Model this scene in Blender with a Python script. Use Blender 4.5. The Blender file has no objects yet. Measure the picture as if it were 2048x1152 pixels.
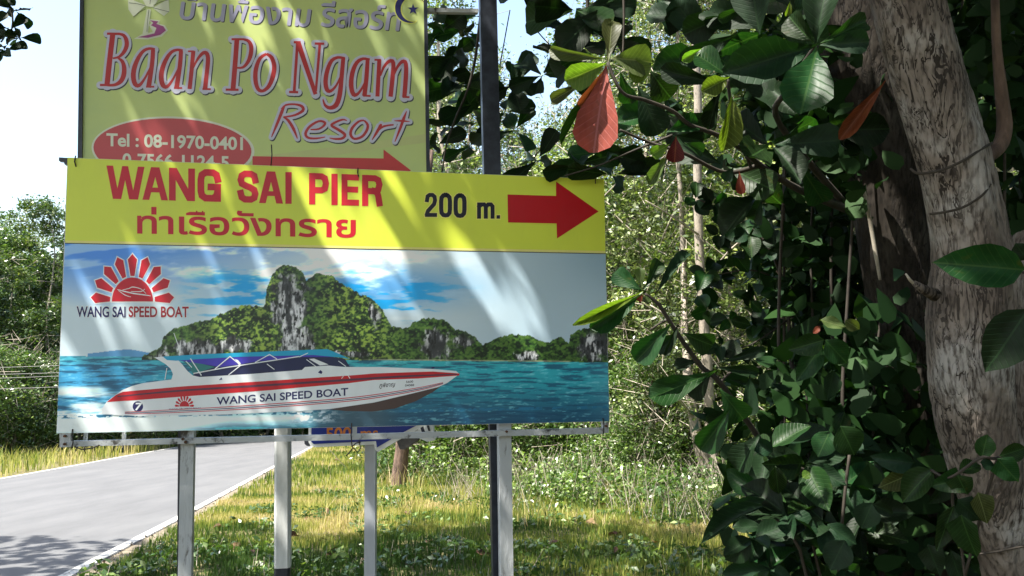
import bpy, math, random
import numpy as np
from mathutils import Vector, Matrix
rng = np.random.default_rng(7)
random.seed(7)
R = math.radians
scene = bpy.context.scene
col = scene.collection

# ------------------------------------------------------------------ camera
F_PX = 1700.0
PITCH, ROLL = R(5.3), 0.0086
CAM = np.array([0.0, 0.0, 1.5])
fw = np.array([0, math.cos(PITCH), math.sin(PITCH)])
r0 = np.array([1.0, 0, 0]); u0 = np.cross(r0, fw)
rt = r0 * math.cos(ROLL) - u0 * math.sin(ROLL)
up = u0 * math.cos(ROLL) + r0 * math.sin(ROLL)
cd = bpy.data.cameras.new('camera'); cam = bpy.data.objects.new('camera', cd); col.objects.link(cam)
cd.sensor_width = 36; cd.lens = 36 * F_PX / 2048; cd.clip_end = 2000; cd.clip_start = 0.05
M = Matrix.Identity(4)
for i, v in enumerate((rt, up, -fw)):
    for j in range(3): M[j][i] = v[j]
for j in range(3): M[j][3] = CAM[j]
cam.matrix_world = M
scene.camera = cam

# ------------------------------------------------------------------ light
SUN = np.array([-0.47, -0.318, 1.0]); SUN /= np.linalg.norm(SUN)
sun_el = math.asin(SUN[2]); sun_az = math.atan2(SUN[0], SUN[1])
w = bpy.data.worlds.new('World'); scene.world = w; w.use_nodes = True
wn = w.node_tree; bg = wn.nodes['Background']
sky = wn.nodes.new('ShaderNodeTexSky'); sky.sky_type = 'NISHITA'; sky.sun_disc = False
sky.sun_elevation = sun_el; sky.sun_rotation = sun_az
sky.air_density = 1.3; sky.dust_density = 3.0; sky.ozone_density = 1.0
wn.links.new(sky.outputs[0], bg.inputs[0]); bg.inputs[1].default_value = 0.13
sl = bpy.data.lights.new('sun', 'SUN'); sl.energy = 5.0; sl.angle = R(0.5); sl.color = (1, 0.95, 0.86)
so = bpy.data.objects.new('sun', sl); col.objects.link(so)
so.rotation_euler = Vector(SUN).to_track_quat('Z', 'Y').to_euler()
scene.view_settings.view_transform = 'Standard'; scene.view_settings.look = 'None'
scene.view_settings.gamma = 1; scene.view_settings.use_curve_mapping = False
scene.view_settings.exposure = 1.70

# ------------------------------------------------------------------ pixel <-> world
def P(px, py, d):
    return CAM + d * (fw + (px - 1024) / F_PX * rt - (py - 576) / F_PX * up)
def proj(p):
    q = np.asarray(p) - CAM
    z = q @ fw; z = np.where(np.abs(z) < 1e-6, 1e-6, z)
    return 1024 + F_PX * (q @ rt) / z, 576 - F_PX * (q @ up) / z, z
SLOPE = 0.0506
def gz(y):
    y = np.asarray(y, float)
    return np.where(y < 0, -SLOPE * 0.3 * y * 0, np.where(y < 70, -SLOPE * y, -SLOPE * 70 - 0.01 * (y - 70)))
def on_ground(px, py):
    d = P(px, py, 1.0) - CAM
    t = -CAM[2] / (d[2] + SLOPE * d[1])
    return CAM + t * d

# ------------------------------------------------------------------ scene helpers
def tag(o, label=None, cat=None, group=None, kind=None):
    if label: o['label'] = label
    if cat: o['category'] = cat
    if group: o['group'] = group
    if kind: o['kind'] = kind
    return o
def empty(name, loc, rz=0.0):
    o = bpy.data.objects.new(name, None); col.objects.link(o); o.empty_display_size = 0.1
    o.matrix_world = Matrix.Translation(Vector(loc)) @ Matrix.Rotation(rz, 4, 'Z')
    return o
def link(name, me, parent=None, mw=None):
    o = bpy.data.objects.new(name, me); col.objects.link(o)
    if parent is not None: o.parent = parent
    if mw is not None: o.matrix_local = mw
    return o
def mesh(name, verts, faces, mat, smooth=False):
    me = bpy.data.meshes.new(name); me.from_pydata([tuple(map(float, v)) for v in verts], [], faces)
    if mat is not None: me.materials.append(mat)
    if smooth: me.polygons.foreach_set('use_smooth', [True] * len(me.polygons))
    me.update(); return me
def np_mesh(name, verts, faces, mat, attrs=None, smooth=False):
    """verts (N,3), faces (M,k)"""
    me = bpy.data.meshes.new(name)
    n, (m, k) = len(verts), faces.shape
    me.vertices.add(n); me.vertices.foreach_set('co', np.ascontiguousarray(verts, dtype=np.float32).ravel())
    me.loops.add(m * k); me.loops.foreach_set('vertex_index', np.ascontiguousarray(faces, dtype=np.int32).ravel())
    me.polygons.add(m); me.polygons.foreach_set('loop_start', np.arange(0, m * k, k, dtype=np.int32))
    if smooth: me.polygons.foreach_set('use_smooth', np.ones(m, dtype=bool))
    for an, (typ, arr) in (attrs or {}).items():
        a = me.attributes.new(an, typ, 'POINT')
        a.data.foreach_set('value' if typ == 'FLOAT' else 'color', np.ascontiguousarray(arr, dtype=np.float32).ravel())
    me.materials.append(mat); me.update(calc_edges=True); return me
class MB:
    def __init__(s): s.v = []; s.f = []
    def add(s, v, f):
        b = len(s.v); s.v += [tuple(map(float, p)) for p in v]; s.f += [tuple(i + b for i in q) for q in f]
    def hexa(s, a, b):           # a, b: two quads of 4 points
        s.add(list(a) + list(b), [(3, 2, 1, 0), (4, 5, 6, 7), (0, 1, 5, 4), (1, 2, 6, 5), (2, 3, 7, 6), (3, 0, 4, 7)])
    def box(s, x0, x1, y0, y1, z0, z1):
        s.hexa([(x0, y0, z0), (x1, y0, z0), (x1, y1, z0), (x0, y1, z0)], [(x0, y0, z1), (x1, y0, z1), (x1, y1, z1), (x0, y1, z1)])
    def build(s, name, mat, smooth=False): return mesh(name, s.v, s.f, mat, smooth)
def tube(pts, rad, n=8, mb=None, closed=True):
    mb = mb or MB(); pts = [np.array(p, float) for p in pts]
    if not hasattr(rad, '__len__'): rad = [rad] * len(pts)
    V = []; ref = np.array([0.13, 0.97, 0.21])
    for i, p in enumerate(pts):
        t = pts[min(i + 1, len(pts) - 1)] - pts[max(i - 1, 0)]; t /= np.linalg.norm(t) + 1e-9
        a = np.cross(t, ref); a /= np.linalg.norm(a) + 1e-9; b = np.cross(t, a)
        for k in range(n):
            th = 2 * math.pi * k / n; V.append(p + rad[i] * (math.cos(th) * a + math.sin(th) * b))
    Fc = [(i * n + k, i * n + (k + 1) % n, (i + 1) * n + (k + 1) % n, (i + 1) * n + k) for i in range(len(pts) - 1) for k in range(n)]
    if closed: Fc += [tuple(range(n))[::-1], tuple((len(pts) - 1) * n + k for k in range(n))]
    mb.add(V, Fc); return mb
def smooth_path(pts, rads, m=6):
    pts = np.array(pts, float); rads = np.array(rads, float); n = len(pts)
    ts = np.linspace(0, n - 1, (n - 1) * m + 1); out = []; ro = []
    for t in ts:
        i = min(int(t), n - 2); f = t - i
        p0, p1, p2, p3 = pts[max(i - 1, 0)], pts[i], pts[i + 1], pts[min(i + 2, n - 1)]
        out.append(0.5 * ((2 * p1) + (-p0 + p2) * f + (2 * p0 - 5 * p1 + 4 * p2 - p3) * f ** 2 + (-p0 + 3 * p1 - 3 * p2 + p3) * f ** 3))
        ro.append(rads[i] * (1 - f) + rads[i + 1] * f)
    return out, ro

# ------------------------------------------------------------------ materials
def srgb(r, g, b):
    return tuple(((c / 255) / 12.92 if c / 255 <= 0.04045 else ((c / 255 + 0.055) / 1.055) ** 2.4) for c in (r, g, b))
def new_mat(name):
    m = bpy.data.materials.new(name); m.use_nodes = True
    return m, m.node_tree, m.node_tree.nodes['Principled BSDF']
def noisy(name, c1, c2, scale=8, rough=0.7, bump=0.0, bscale=None, spec=0.5, detail=6, c3=None, stretch=None, coat=0, thresh=(0.35, 0.65)):
    m, t, p = new_mat(name); L = t.links.new
    tc = t.nodes.new('ShaderNodeTexCoord'); mp = t.nodes.new('ShaderNodeMapping'); L(tc.outputs['Object'], mp.inputs[0])
    if stretch: mp.inputs['Scale'].default_value = stretch
    n = t.nodes.new('ShaderNodeTexNoise'); n.inputs['Scale'].default_value = scale; n.inputs['Detail'].default_value = detail; n.inputs['Roughness'].default_value = 0.65
    L(mp.outputs[0], n.inputs['Vector'])
    cr = t.nodes.new('ShaderNodeValToRGB'); e = cr.color_ramp.elements
    e[0].position, e[1].position = thresh; e[0].color = (*c1, 1); e[1].color = (*c2, 1)
    if c3: x = e.new(0.9); x.color = (*c3, 1)
    L(n.outputs[0], cr.inputs[0]); L(cr.outputs[0], p.inputs['Base Color'])
    p.inputs['Roughness'].default_value = rough; p.inputs['Specular IOR Level'].default_value = spec
    p.inputs['Coat Weight'].default_value = coat
    if bump:
        n2 = t.nodes.new('ShaderNodeTexNoise'); n2.inputs['Scale'].default_value = bscale or scale * 4; n2.inputs['Detail'].default_value = 8
        L(mp.outputs[0], n2.inputs['Vector']); b = t.nodes.new('ShaderNodeBump'); b.inputs['Strength'].default_value = bump; b.inputs['Distance'].default_value = 0.02
        L(n2.outputs[0], b.inputs['Height']); L(b.outputs[0], p.inputs['Normal'])
    return m
def printed(name, c, rough=0.38, fade=0.12):
    c = srgb(*c); d = tuple(x * (1 - fade) + 0.25 * fade * 0.6 for x in c)
    return noisy(name, d, c, scale=3.0, rough=rough, spec=0.4, stretch=(1, 1, 0.35), thresh=(0.3, 0.55), bump=0.25, bscale=2.2)
def add_translucent(m, colr, fac, attr=None):
    t = m.node_tree; L = t.links.new; p = t.nodes['Principled BSDF']; out = t.nodes['Material Output']
    tr = t.nodes.new('ShaderNodeBsdfTranslucent'); mx = t.nodes.new('ShaderNodeMixShader'); mx.inputs[0].default_value = fac
    if p.inputs['Base Color'].links:
        src = p.inputs['Base Color'].links[0].from_socket
        mm = t.nodes.new('ShaderNodeMix'); mm.data_type = 'RGBA'; mm.blend_type = 'MULTIPLY'; mm.inputs[0].default_value = 1
        L(src, mm.inputs[6]); mm.inputs[7].default_value = (*colr, 1); L(mm.outputs[2], tr.inputs[0])
    L(p.outputs[0], mx.inputs[1]); L(tr.outputs[0], mx.inputs[2]); L(mx.outputs[0], out.inputs[0])
def scatter_leaf_mat(name, stops, rough=0.4, fac=0.3, tcol=(1.6, 1.8, 0.6), coat=0.0, spec=0.5):
    """small foliage: colour picked per leaf from attribute rnd"""
    m, t, p = new_mat(name); L = t.links.new
    a = t.nodes.new('ShaderNodeAttribute'); a.attribute_name = 'rnd'
    cr = t.nodes.new('ShaderNodeValToRGB'); e = cr.color_ramp.elements
    e[0].position = stops[0][0]; e[0].color = (*stops[0][1], 1); e[1].position = stops[-1][0]; e[1].color = (*stops[-1][1], 1)
    for s in stops[1:-1]: x = e.new(s[0]); x.color = (*s[1], 1)
    L(a.outputs['Fac'], cr.inputs[0]); L(cr.outputs[0], p.inputs['Base Color'])
    p.inputs['Specular IOR Level'].default_value = spec; p.inputs['Roughness'].default_value = rough; p.inputs['Coat Weight'].default_value = coat; p.inputs['Coat Roughness'].default_value = 0.25
    add_translucent(m, tcol, fac); return m
def big_leaf_mat(name, c, vein, fac=0.3, rough=0.35, tcol=(1.5, 1.9, 0.5), blot=None):
    m, t, p = new_mat(name); L = t.links.new; N = t.nodes.new
    uv = N('ShaderNodeUVMap'); uv.uv_map = 'UVMap'; sp = N('ShaderNodeSeparateXYZ'); L(uv.outputs[0], sp.inputs[0])
    def math_(op, a, b=None, c_=None):
        n = N('ShaderNodeMath'); n.operation = op
        for i, x in enumerate((a, b, c_)):
            if x is None: continue
            if isinstance(x, (int, float)): n.inputs[i].default_value = x
            else: L(x, n.inputs[i])
        return n.outputs[0]
    d = math_('ABSOLUTE', math_('SUBTRACT', sp.outputs[0], 0.5))
    mid = math_('LESS_THAN', d, 0.02)
    ph = math_('SUBTRACT', sp.outputs[1], math_('MULTIPLY', d, 0.55))
    sv = math_('POWER', math_('ABSOLUTE', math_('COSINE', math_('MULTIPLY', ph, 34.0))), 40.0)
    veins = math_('MAXIMUM', mid, math_('MULTIPLY', sv, 0.45))
    oi = N('ShaderNodeObjectInfo'); ns = N('ShaderNodeTexNoise'); tc = N('ShaderNodeTexCoord')
    L(tc.outputs['Object'], ns.inputs['Vector']); ns.inputs['Scale'].default_value = 3.5; ns.inputs['Detail'].default_value = 5
    ns.noise_dimensions = '4D'; L(math_('MULTIPLY', oi.outputs['Random'], 50.0), ns.inputs['W'])
    cr = N('ShaderNodeValToRGB'); e = cr.color_ramp.elements
    e[0].position = 0.35; e[0].color = (*[x * 0.65 for x in c], 1); e[1].position = 0.62; e[1].color = (*c, 1)
    if blot: x = e.new(0.72); x.color = (*blot, 1)
    L(ns.outputs[0], cr.inputs[0])
    hs = N('ShaderNodeHueSaturation'); L(math_('MULTIPLY_ADD', oi.outputs['Random'], 0.06, 0.47), hs.inputs['Hue'])
    L(math_('MULTIPLY_ADD', oi.outputs['Random'], 0.6, 0.5), hs.inputs['Value']); L(cr.outputs[0], hs.inputs['Color'])
    mx = N('ShaderNodeMix'); mx.data_type = 'RGBA'; L(math_('MULTIPLY', veins, 0.7), mx.inputs[0]); L(hs.outputs[0], mx.inputs[6]); mx.inputs[7].default_value = (*vein, 1)
    L(mx.outputs[2], p.inputs['Base Color'])
    b = N('ShaderNodeBump'); b.inputs['Strength'].default_value = 0.35; b.inputs['Distance'].default_value = 0.004
    L(math_('ADD', math_('MULTIPLY', veins, -1.0), math_('MULTIPLY', ns.outputs[0], 0.8)), b.inputs['Height']); L(b.outputs[0], p.inputs['Normal'])
    p.inputs['Roughness'].default_value = rough; p.inputs['Specular IOR Level'].default_value = 0.2
    add_translucent(m, tcol, fac); return m

MAT = {}
MAT['steel'] = noisy('weathered galvanised steel', (0.05, 0.045, 0.04), (0.40, 0.42, 0.43), 14, 0.45, 0.15, thresh=(0.36, 0.45), detail=9)
MAT['steel_rust'] = noisy('stained grey paint', (0.055, 0.042, 0.03), (0.44, 0.46, 0.47), 11, 0.55, 0.2, stretch=(1, 1, 0.3), thresh=(0.37, 0.44), detail=9)
MAT['black_paint'] = noisy('blue black paint', (0.010, 0.012, 0.02), (0.03, 0.035, 0.05), 20, 0.4)
MAT['white_paint'] = noisy('chalky white paint', (0.45, 0.46, 0.44), (0.72, 0.74, 0.74), 6, 0.6, 0.1, stretch=(1, 1, 0.3))
MAT['white_face'] = printed('white reflective print', (225, 228, 228))
MAT['blue_face'] = printed('blue sign face', (20, 45, 140))
MAT['orange_print'] = printed('orange sign print', (205, 120, 40))
MAT['dark_back'] = noisy('grey brown sign back', (0.05, 0.045, 0.04), (0.11, 0.1, 0.09), 10, 0.6)
MAT['wire'] = noisy('dark wire', (0.01, 0.01, 0.01), (0.05, 0.04, 0.035), 40, 0.6)
MAT['cable'] = noisy('grey cable', (0.10, 0.10, 0.10), (0.16, 0.16, 0.16), 40, 0.6)
exec_parts = []

# ------------------------------------------------------------------ sign planes
class SignPlane:
    def __init__(s, A, B, back=0.0):
        A = np.array(A); B = np.array(B); t = B - A; t[2] = 0; t /= np.linalg.norm(t)
        s.t = t; s.n = np.array([t[1], -t[0], 0.0])          # towards the viewer
        s.A = A - s.n * back
        c = (A + B) / 2 - s.n * back; s.o = np.array([c[0], c[1], float(gz(c[1]))]); s.rz = math.atan2(t[1], t[0])
    def world(s, px, py):
        d = P(px, py, 1.0) - CAM; k = ((s.A - CAM) @ s.n) / (d @ s.n); return CAM + k * d
    def uz(s, px, py):
        q = s.world(px, py) - s.o; return q @ s.t, q[2]
    def L(s, px, py, off=0.0):                                # local point, off metres proud of the face
        u, z = s.uz(px, py); return (u, -off, z)
    def poly(s, name, px, off, mat, parent):
        me = mesh(name, [s.L(x, y, off) for x, y in px], [tuple(range(len(px)))[::-1]], mat); return link(name, me, parent)
    def slab(s, name, px, off, thick, mat, parent):
        n = len(px); V = [s.L(x, y, off) for x, y in px] + [s.L(x, y, off - thick) for x, y in px]
        Fc = [tuple(range(n))[::-1], tuple(range(n, 2 * n))] + [(i, (i + 1) % n, n + (i + 1) % n, n + i) for i in range(n)]
        return link(name, mesh(name, V, Fc, mat), parent)
LAY = 0.00045
class Print:
    """flat print drawn in photo pixels on a sign face; pieces of one print sit hair-thin above each other"""
    def __init__(s, pl, level): s.pl = pl; s.off = LAY * level; s.k = 0; s.v = []; s.f = []
    def _o(s): s.k += 1; return s.off + s.k * 0.000004
    def poly(s, px):
        o = s._o(); b = len(s.v); s.v += [s.pl.L(x, y, o) for x, y in px]; s.f.append(tuple(range(b, b + len(px)))[::-1])
    def raw(s, pts2, faces):
        o = s._o(); b = len(s.v); s.v += [s.pl.L(x, y, o) for x, y in pts2]; s.f += [tuple(i + b for i in q) for q in faces]
    def stroke(s, pts, w=None, cap='square', grow=0.0, shift=(0, 0)):
        pts = [(p[0] + shift[0], p[1] + shift[1], (p[2] if len(p) > 2 else w) + grow) for p in pts]
        P2 = np.array([[p[0], p[1]] for p in pts], float); W = np.array([p[2] for p in pts], float) / 2
        if cap == 'square':
            d = P2[0] - P2[1]; d /= np.linalg.norm(d); P2[0] += d * W[0]
            d = P2[-1] - P2[-2]; d /= np.linalg.norm(d); P2[-1] += d * W[-1]
        n = len(P2); Ls = []; Rs = []
        for i in range(n):
            a = P2[i] - P2[max(i - 1, 0)]; b = P2[min(i + 1, n - 1)] - P2[i]
            if np.linalg.norm(a) < 1e-9: a = b
            if np.linalg.norm(b) < 1e-9: b = a
            a = a / np.linalg.norm(a); b = b / np.linalg.norm(b); t = a + b; t /= np.linalg.norm(t) + 1e-9
            nn = np.array([-t[1], t[0]]); c = max(0.45, abs(nn @ np.array([-a[1], a[0]])))
            Ls.append(P2[i] + nn * W[i] / c); Rs.append(P2[i] - nn * W[i] / c)
        o = s._o(); b0 = len(s.v)
        for p in Ls + Rs: s.v.append(s.pl.L(p[0], p[1], o))
        s.f += [(b0 + i, b0 + i + 1, b0 + n + i + 1, b0 + n + i) for i in range(n - 1)]
        if cap == 'round':
            for e in (0, n - 1):
                s.poly([(P2[e][0] + W[e] * math.cos(k * math.pi / 6), P2[e][1] - W[e] * math.sin(k * math.pi / 6)) for k in range(12)])
    def curve(s, pts, w=None, m=5, **k):
        a = np.array([[p[0], p[1]] for p in pts], float); ww = [p[2] if len(p) > 2 else w for p in pts]
        o, r_ = smooth_path(a, ww, m); s.stroke([(q[0], q[1], x) for q, x in zip(o, r_)], **k)
    def text(s, body, p0, p1, ref, h, slant=0.0, bold=0.0, shift=(0, 0), grow=0.0, width_of=None):
        """text with its baseline from pixel p0 to p1; glyph ref is h pixels high"""
        me, bb = text_mesh(body, bold + grow); _, rb = text_mesh(ref, 0.0); _, tb = text_mesh(body, 0.0)
        sx = 1.0 / (tb[1] - tb[0]); hy = h / (rb[3] - rb[2])
        v, f = me
        dx, dy = p1[0] - p0[0], p1[1] - p0[1]
        pts = [(p0[0] + dx * (x - tb[0]) * sx + slant * y * hy + shift[0], p0[1] + dy * (x - tb[0]) * sx - y * hy + shift[1]) for x, y in v]
        s.raw(pts, f)
    def build(s, name, mat, parent):
        return link(name, mesh(name, s.v, s.f, mat), parent)
_tc = {}
def text_mesh(body, off):
    k = (body, round(off, 4))
    if k in _tc: return _tc[k]
    c = bpy.data.curves.new('t', 'FONT'); c.body = body; c.offset = off; c.resolution_u = 5
    o = bpy.data.objects.new('t', c); col.objects.link(o); dg = bpy.context.evaluated_depsgraph_get()
    m = bpy.data.meshes.new_from_object(o.evaluated_get(dg))
    v = [(p.co.x, p.co.y) for p in m.vertices]; f = []
    for q in m.polygons:
        q = list(q.vertices); a = sum(v[q[i]][0] * v[q[(i + 1) % len(q)]][1] - v[q[(i + 1) % len(q)]][0] * v[q[i]][1] for i in range(len(q)))
        f.append(tuple(q if a > 0 else q[::-1]))
    xs = [p[0] for p in v]; ys = [p[1] for p in v]
    bpy.data.objects.remove(o); bpy.data.meshes.remove(m); bpy.data.curves.remove(c)
    _tc[k] = ((v, f), (min(xs), max(xs), min(ys), max(ys))); return _tc[k]
CIRC = lambda cx, cy, rx, ry, n=40, a0=0, a1=2 * math.pi: [(cx + rx * math.cos(a0 + (a1 - a0) * i / n), cy - ry * math.sin(a0 + (a1 - a0) * i / n)) for i in range(n + (a1 - a0 < 6.28))]
GL = {
 'W': [[(0, 0), (.24, 1)], [(.24, 1), (.5, .05)], [(.5, .05), (.76, 1)], [(.76, 1), (1, 0)]],
 'A': [[(0, 1), (.46, 0)], [(.54, 0), (1, 1)], [(.2, .7), (.8, .7)], [(.4, 0), (.6, 0)]],
 'N': [[(0, 0), (0, 1)], [(.03, .05), (.97, .95)], [(1, 0), (1, 1)]],
 'G': [[(1, .26), (.93, .08), (.72, 0), (.28, 0), (.06, .1), (0, .28), (0, .72), (.06, .9), (.28, 1), (.72, 1), (.94, .9), (1, .72), (1, .6)], [(1, .56), (.6, .56)], [(1, .6), (1, 1)]],
 'S': [[(1, .24), (.93, .07), (.7, 0), (.3, 0), (.07, .08), (0, .24), (.08, .39), (.35, .47), (.65, .53), (.92, .62), (1, .77), (.93, .93), (.7, 1), (.3, 1), (.07, .92), (0, .76)]],
 'I': [[(.5, 0), (.5, 1)]],
 'P': [[(0, 0), (0, 1)], [(0, 0), (.68, 0), (.92, .07), (1, .27), (.92, .48), (.68, .55), (0, .55)]],
 'E': [[(0, 0), (0, 1)], [(0, 0), (1, 0)], [(0, .48), (.92, .48)], [(0, 1), (1, 1)]],
 'R': [[(0, 0), (0, 1)], [(0, 0), (.68, 0), (.92, .07), (1, .25), (.92, .45), (.68, .52), (0, .52)], [(.62, .52), (.86, .58), (.93, .74), (1, 1)]],
 '2': [[(0, .26), (.08, .07), (.32, 0), (.68, 0), (.94, .09), (1, .27), (.88, .46), (.12, .8), (0, .95)], [(0, 1), (1, 1)]],
 '0': [[(.5, 0), (.75, .02), (.95, .12), (1, .3), (1, .7), (.95, .88), (.75, .98), (.5, 1), (.25, .98), (.05, .88), (0, .7), (0, .3), (.05, .12), (.25, .02), (.5, 0)]],
 'm': [[(0, 0), (0, 1)], [(.03, .16), (.18, 0), (.38, 0), (.5, .16), (.5, 1)], [(.53, .16), (.68, 0), (.88, 0), (1, .16), (1, 1)]],
 '.': [[(.5, .45), (.5, .55)]],
}
def block(pr, ch, x0, x1, top, bot, w, grow=0.0):
    """block letter in the pixel box; top/bot are functions of x"""
    if ch in 'WAN':
        hw = w * 0.53; X0 = lambda u: x0 + (x1 - x0) * u; yy = lambda x, v: top(x) + (bot(x) - top(x)) * v; W_ = x1 - x0; k = w * 1.12 / W_
        def par(u0, v0, u1, v1, kk):                     # slanted stroke cut level at both ends; u0,u1 = left edges
            pr.poly([(X0(u0), yy(X0(u0), v0)), (X0(u0 + kk), yy(X0(u0 + kk), v0)), (X0(u1 + kk), yy(X0(u1 + kk), v1)), (X0(u1), yy(X0(u1), v1))])
        if ch == 'W':
            k = w * 1.05 / W_
            par(0, 0, .17, 1, k); par(.5 - k / 2, 0, .17 + k * .35, 1, k * .9); par(.5 - k / 2, 0, .83 - k * 1.35, 1, k * .9); par(1 - k, 0, .83 - k, 1, k)
        elif ch == 'A':
            par(.5 - k * .62, 0, 0, 1, k); par(.5 - k * .38, 0, 1 - k, 1, k); par(.22, .62, .22, .62 + w / (bot(x0) - top(x0)) * .8, .56)
        else:
            k = w / W_; par(0, 0, 0, 1, k); par(1 - k, 0, 1 - k, 1, k); par(0, 0, 1 - k * 1.15, 1, k * 1.15)
        return
    for st in GL[ch]:
        pts = []
        for u, v in st:
            x = x0 + w / 2 + (x1 - x0 - w) * u; a, b = top(x) + w / 2, bot(x) - w / 2; pts.append((x, a + (b - a) * v))
        pr.stroke(pts, w, cap='square', grow=grow)

# ---- the pier sign
plA = SignPlane(P(124, 591, 3.70), P(1212, 600, 4.21))
pier = tag(empty('pier_sign', plA.o, plA.rz), 'wide pier direction sign with yellow band, red arrow and speedboat picture on grey steel posts', 'sign')
panel_px = [(135, 315), (1208, 358), (1219, 843), (113, 867)]
plA.slab('panel', panel_px, 0.0, 0.022, MAT['white_paint'], pier)
C_Y = printed('yellow print', (222, 234, 78)); C_R = printed('crimson print', (205, 22, 45)); C_K = printed('near black print', (22, 18, 40))
plA.poly('yellow_band', [(135, 315.5), (1208, 358.5), (1211, 507), (130, 485)], LAY, C_Y, pier)
pr = Print(plA, 2); pr.stroke([(132, 483.5), (1210, 504.5)], 5, cap='butt'); pr.build('band_edge', printed('cream print', (235, 228, 140)), pier)
top = lambda x: 331 + (x - 213) * 20 / 550; bot = lambda x: 397.5 + (x - 213) * 15.5 / 550
words = [('W', 213, 289, 12.5), ('A', 285, 336, 12), ('N', 338, 390, 13.5), ('G', 395, 442, 13.5), ('S', 475, 517, 13), ('A', 518, 566, 12), ('I', 570, 584, 12.5),
         ('P', 618, 658, 12.5), ('I', 662, 676, 12.5), ('E', 683, 718, 12), ('R', 724, 765, 12.5)]
pr = Print(plA, 2)
for ch, a, b, w_ in words: block(pr, ch, a, b, top, bot, w_)
pr.build('lettering', C_R, pier)
pr = Print(plA, 2); pr.text('ท่าเรือวังทราย', (276, 466), (710, 474.5), 'ท', 34, bold=0.02); pr.build('lettering', C_R, pier)
pr = Print(plA, 2); pk = Print(plA, 3)
for ch, a, b, t_, bo, w_ in [('2', 850, 874, 386, 434, 8), ('0', 878, 904, 386, 435, 8.5), ('0', 907, 933, 387, 436, 8.5), ('m', 954, 989, 405, 437.5, 8), ('.', 993, 1000, 430, 438, 7)]:
    block(pr, ch, a, b, lambda x: t_, lambda x: bo, w_, grow=3.5); block(pk, ch, a, b, lambda x: t_, lambda x: bo, w_)
pr.build('letter_edge', printed('pale yellow print', (240, 235, 120)), pier); pk.build('lettering', C_K, pier)
plA.poly('arrow', [(1015, 389), (1112, 392), (1112, 363), (1197, 423), (1114, 477), (1113, 447), (1016, 445)], LAY * 2, printed('dark red print', (190, 12, 25)), pier)

# ---- the printed picture: colours per point of a fine sheet
def vnoise(x, y, seed):
    r_ = np.random.default_rng(seed); G = r_.random((256, 256))
    xi = np.floor(x).astype(int); yi = np.floor(y).astype(int); fx = x - xi; fy = y - yi
    fx = fx * fx * (3 - 2 * fx); fy = fy * fy * (3 - 2 * fy); g = lambda a, b: G[a % 256, b % 256]
    return (g(xi, yi) * (1 - fx) + g(xi + 1, yi) * fx) * (1 - fy) + (g(xi, yi + 1) * (1 - fx) + g(xi + 1, yi + 1) * fx) * fy
def fbm(x, y, seed, oct=5, gain=0.55):
    s = 0; a = 1; t = 0
    for k in range(oct): s = s + a * vnoise(x * 2 ** k, y * 2 ** k, seed + k); t += a; a *= gain
    return s / t
def mixc(c, d, m): return c * (1 - m[..., None]) + np.asarray(d, float) * m[..., None]
def sstep(a, b, x): t = np.clip((x - a) / (b - a), 0, 1); return t * t * (3 - 2 * t)
NU, NV = 860, 300
S_, T_ = np.meshgrid(np.linspace(0, 1, NU), np.linspace(0, 1, NV))
lx = 130 + (113 - 130) * T_; ly = 486.5 + (866.5 - 486.5) * T_; rx = 1211 + (1218.5 - 1211) * T_; ry = 508 + (842.5 - 508) * T_
X = lx * (1 - S_) + rx * S_; Y = ly * (1 - S_) + ry * S_
Yh = 712 + (X - 120) * 0.009                                   # print horizon
c = np.zeros(X.shape + (3,)) + np.array([182, 198, 207])
c = mixc(c, (52, 118, 205), np.clip(1.3 - (Y - 490) / 105 - np.abs(X - 190) / 420, 0, 1) * 0.97)
c = mixc(c, (30, 120, 200), sstep(0.2, 1.0, 1 - np.abs(Y - 575) / 80) * sstep(0, 1, 1 - np.abs(X - 700) / 420) * 0.75)
c = mixc(c, (152, 174, 188), sstep(820, 1100, X) * 0.9)
c = mixc(c, (120, 150, 170), sstep(1050, 1220, X) * sstep(640, 500, Y) * 0.7)
cl = fbm(X / 90 + Y / 200, Y / 26, 3, 6); cl = sstep(0.44, 0.66, cl)
c = mixc(c, (250, 253, 255), cl * sstep(690, 520, Y) * sstep(1000, 700, X) * sstep(230, 420, X) * 0.95)
cy_ = sstep(0.52, 0.66, fbm(X / 70, Y / 14, 21, 5)) * sstep(0.1, 0.7, 1 - np.abs(Y - 590) / 75) * sstep(330, 460, X) * sstep(980, 800, X)
c = mixc(c, (0, 145, 215), cy_ * 0.95)
c = mixc(c, (210, 225, 235), sstep(0.45, 0.6, fbm(X / 120, (Y + X * .1) / 16, 33, 4)) * sstep(420, 200, X) * sstep(600, 520, Y) * 0.45)
# far hill
hill = 706 - 7 * np.exp(-((X - 250) / 38) ** 2) + 0.5 * np.sin(X / 9)
c = mixc(c, (62, 125, 175), ((Y > hill) & (X > 175) & (X < 330)).astype(float) * 0.9)
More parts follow.
